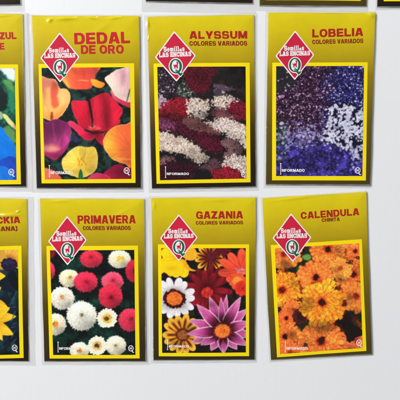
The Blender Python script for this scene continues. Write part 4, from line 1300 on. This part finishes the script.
    def caption(s, x, y, w, h, tall):
        """the white word in the lower left of the picture: a tall I and small capitals"""
        fI = lambda X, Y: U(rr(X, Y, -.5, 0, .5, 1, .0), rr(X, Y, -1.0, .0, 1.0, .055), rr(X, Y, -1.0, .93, 1.0, 1.0))
        gv, gf = contour(fI, -1.05, -.03, 1.05, 1.03, 44)
        v2 = text_shape('NFORMADO', False, .1, 30)
        A = np.column_stack([x + .6 + gv[:, 0] * .62, y + (tall - h) * .28 - gv[:, 1] * tall])
        v1 = (A, gf)
        x0 = x + 1.75
        tall, h = tall * .94, h * .92
        B = np.column_stack([x0 + v2[0][:, 0] * (x + w - x0) / v2[2], y - .4 - v2[0][:, 1] * h])
        Q = np.concatenate([A, B])
        P = s.local(Q[:, 0], Q[:, 1])
        F = v1[1] + [[q + len(A) for q in f] for f in v2[1]]
        s.lay('caption_lettering', P, F, .14, [M['white']], s.pic)

    def mark(s, x, y, r):
        """the small white Q in the lower right of the picture"""
        el = lambda X, Y, cx, cy, a, b_: (np.hypot((X - cx) / a, (Y - cy) / b_) - 1) * min(a, b_)
        f = lambda X, Y: U(S_(el(X, Y, 0, 0, 1, 1.12), el(X, Y, 0, 0, .74, .88)), rr(X, Y, -.42, -.55, -.22, .5), rr(X, Y, .2, -.5, .38, .6), rr(X, Y, -.4, -.12, .3, .16), dg(X, Y, .25, -.7, .85, -1.6, .2), rr(X, Y, .6, -1.62, 1.15, -1.38))
        v, F = contour(f, -1.3, -1.8, 1.4, 1.3, 16)
        P = s.local(x + v[:, 0] * r, y - v[:, 1] * r)
        s.lay('corner_mark', P, F, .14, [M['white']], s.pic)


def sheet(label, pose, seed, outer, inner, painter, diamond=None, words=(), caption=None, mark=None, **k):
    p = Packet(label, *pose, seed, **k)
    p.frame(outer, inner)
    p.picture(painter, inner, caption, mark)
    if diamond:
        p.emblem(*diamond)
    for name, txt, l, r, cap, m_ in words:
        p.word(name, txt, l, r, cap, m_)
    return p


LR, LD, LB = M['letter_red'], M['letter_dark'], M['letter_brown']
T, ST = 'title_lettering', 'subtitle_lettering'
# upper row of whole packets
sheet('packet with red, orange, yellow and purple poppies printed on it, titled DEDAL DE ORO', (-.08307, .04982, .00214), 12,
      [(38.5, 64), (134.2, 63.4), (135.6, 182.9), (41.6, 183.4)], [(41.6, 68), (130, 67.3), (131.5, 178.9), (45, 179.4)], poppies,
      ((59.9, 32.9), (40.1, 57.6), (79.7, 56.8), (60.5, 83.2)),
      [(T, 'DEDAL', (74.6, 44.4), (130, 43.2), 11, LR), (ST, 'DE ORO', (81.2, 54), (123.7, 53.6), 8.4, LR)], (49.0, 174.6, 24, 3.2, 12), (126.8, 170.6, 2.9),
      creases=[(66, 18.4, .007, .0014, 2, .0008), (50, 20, .0018, .0014, 40, .0008), (92, 17.6, .004, .0012, -10, .0006), (114, 18, .005, .0011, 6, .0005), (100, 30, .012, .002, 35, .0002)], margins=(4.0, 1.2, 3.0, 1.8), lift=.0005)
sheet('packet with white, crimson and mauve clusters of tiny blossom, titled ALYSSUM', (.00373, .05013, .0193), 23,
      [(153.5, 63.5), (249.6, 62.8), (250.5, 182.3), (156.6, 183.8)], [(157.3, 67), (245.5, 66.6), (246.5, 178.6), (160, 180.2)], alyssum,
      ((174.1, 31.4), (154.9, 56.9), (196, 55.4), (176.5, 82.4)),
      [(T, 'ALYSSUM', (189.4, 38.9), (247, 38.7), 7.4, LD), (ST, 'COLORES VARIADOS', (189.4, 45.8), (247, 45.6), 4.40, LB)], (165, 175.4, 24, 2.6, 11.4), (243.2, 174.6, 2.2),
      creases=[(148.0, 24, .0032, .0009, 92, .0008), (148.6, 38, .002, .0006, 85, .0003)], margins=(2.6, 1.3, 2.8, 2.0), lift=.0003)
sheet('packet with violet, blue and white lobelia flowers, titled LOBELIA', (.09246, .05247, -.00241), 31,
      [(272.3, 62.7), (367.2, 62.6), (365.4, 180.5), (272.0, 180.3)], [(276.1, 66.3), (363.6, 66.2), (361.8, 176), (276, 176)], lobelia,
      ((295, 31), (275.3, 55.7), (314.2, 54.6), (294.5, 80.8)),
      [(T, 'LOBELIA', (312.1, 37.4), (362.6, 36.2), 7.8, LD), (ST, 'COLORES VARIADOS', (312.1, 44.2), (362.6, 43.2), 4.22, LB)], (280, 172.2, 24.4, 3.0, 11.4), (357.2, 170.4, 2.8),
      creases=[(308, 76, .008, .0030, -4, .0004), (371, 15.6, .0028, .0013, -20, .0007), (330, 12.5, .01, .0006, 0, .0003)], ground='ground_olive', margins=(2.0, 1.6, 2.4, .8), lift=.0010)
# lower row of whole packets
sheet('packet with red, pink and white pompom daisies, titled PRIMAVERA', (-.08069, -.08661, -.0009), 44,
      [(46.4, 246), (138, 245.5), (139.7, 358.2), (49.6, 358.6)], [(50, 250.3), (134.3, 249.8), (135.5, 354.6), (53.2, 354.9)], bellis,
      ((67.4, 216), (47.9, 241), (86.9, 239.7), (68, 265.4)),
      [(T, 'PRIMAVERA', (77.8, 223.6), (135.6, 223.2), 8.2, LD), (ST, 'COLORES VARIADOS', (83, 230), (130.7, 229.8), 4.05, LB)], (57.6, 350.0, 22, 2.8, 10.6), (131, 348, 2.7),
      creases=[(60, 201, .007, .0012, 2, .0004), (120, 214, .010, .0016, 30, .0002)], ground='ground_mid', margins=(2.2, 1.0, 3.0, 2.4), lift=.0003)
sheet('packet with a large pink striped daisy among white and yellow ones, titled GAZANIA', (.00502, -.08577, .00337), 57,
      [(158, 244.3), (249, 244.2), (249, 356), (158.8, 356.2)], [(161.2, 248), (245.6, 248), (245.8, 352.3), (162.2, 352.7)], gazanias,
      ((178.7, 214.4), (160.1, 237.9), (197.9, 237), (178.7, 261.6)),
      [(T, 'GAZANIA', (196.1, 218.7), (242.8, 218.3), 7.4, LD), (ST, 'COLORES VARIADOS', (195.8, 224.5), (242.8, 224.1), 3.52, LB)], (167, 347.6, 22, 2.6, 10.4), None,
      creases=[(154, 206, .003, .0011, 88, .0004), (220, 200, .012, .0012, 1, .0003)], ground='ground_mid', margins=(2.8, 1.3, 2.6, 1.8), lift=.0004)
sheet('tilted packet filled with orange marigold blooms, titled CALENDULA', (.09367, -.08366, .0629), 63,
      [(270.7, 245), (361.5, 239), (366, 350.5), (277, 357.3)], [(274.8, 248.2), (358.8, 243), (362.3, 347.6), (280, 354)], calendulas,
      ((290.6, 212.9), (272.6, 238.2), (311.4, 237.4), (292.5, 261.7)),
      [(T, 'CALENDULA', (300.7, 219), (358.8, 214.9), 6.9, LD), (ST, 'CHINITA', (321.4, 221.9), (339.4, 220.7), 3.6, LB)], (284.6, 349.8, 23, 2.8, 11), (358.6, 342.2, 2.8),
      creases=[(300, 197.4, .02, .0012, 4, .0004), (340, 230, .012, .0018, -30, .0002)], ground='ground_olive', margins=(1.4, .8, 1.8, .8), lift=.0009)
# packets cut by the left edge of the photograph
sheet('packet cut off by the left photo edge, with a blue flower and title ending AZUL', (-.17016, .0511, -.0053), 71,
      [(-78, 65.4), (18.1, 64.4), (21, 184.2), (-74, 185.4)], [(-74, 69.4), (14.8, 68.4), (16.7, 179.8), (-70, 181)], blue_flower, None,
      [(T, 'AZUL', (-6.6, 39.6), (16.4, 38.9), 6.8, LR), (ST, 'E', (0, 49.6), (4.4, 49.5), 6.4, LR)], None, (11.6, 172, 2.9),
      creases=[(2, 16, .006, .0007, 6, .0004), (24, 60, .02, .0009, 88, .0003)], margins=(3, 1.2, 3.4, 4.4))
sheet('packet cut off by the left photo edge, with yellow petals round a dark cone', (-.1715, -.0859, -.0175), 83,
      [(-72, 248), (21.4, 245.6), (23.6, 358), (-68, 360)], [(-68, 252), (18, 249.4), (19.6, 354.4), (-64, 356)], coneflower, None,
      [(T, 'RUDBECKIA', (-36.2, 224.4), (20.2, 223), 6.6, LD), (ST, 'SANA)', (-3.6, 231.2), (17.4, 230.6), 4.6, LB)], None, (14.8, 347.6, 2.8),
      creases=[(7, 215.4, .008, .0014, 3, .0008), (18, 211.6, .0016, .0006, 20, .0005)], margins=(3, 1.4, 3.4, 4.6))


# top row: only the feet of these packets reach into the photograph
def top_packet(label, pose, seed, **k):
    p = Packet(label, *pose, seed, **k)
    ref = np.array([[-.0352, .0294], [.0352, .0294], [.0352, -.0602], [-.0352, -.0602]])      # frame, packet metres
    inn = ref * np.array([.917, 1]) + np.array([[0, -.0030], [0, -.0030], [0, .0032], [0, .0032]])

    def photo(q):                                              # packet metres -> photo measure
        c, n = math.cos(p.rot), math.sin(p.rot)
        w = np.column_stack([c * q[:, 0] - n * q[:, 1] + p.x, n * q[:, 0] + c * q[:, 1] + p.y, np.full(4, PLANE)]) - np.array([0, 0, CAM_H])
        v = w @ ROT
        return np.column_stack([200 + 430 * v[:, 0] / -v[:, 2], 200 - 430 * v[:, 1] / -v[:, 2]])
    p.frame(photo(ref), photo(inn))
    p.picture(plain_flowers(seed), [tuple(v) for v in photo(inn)], None, None)
    return p


top_packet('dark foot of a packet in the top left corner, above the blue flower packet', (-.1724, .1851, .02), 5, margins=(3, 2, 4.6, 2.6))
top_packet('dark foot of a packet at the top edge, above the ALYSSUM packet', (.0024, .18787, -.0148), 6, margins=(3, 2, 7.0, 2.4))
top_packet('dark foot of a packet at the top edge, above the LOBELIA packet', (.0867, .1855, -.006), 7, ground='ground_olive', margins=(2.4, 2, 3.4, 1.2), creases=[(280.6, 2, .0025, .0003, -50, .0003)])
top_packet('dark foot of a packet in the top right corner of the photo', (.1738, .185, 0.0), 8, margins=(1.4, 2, 1.6, 2))
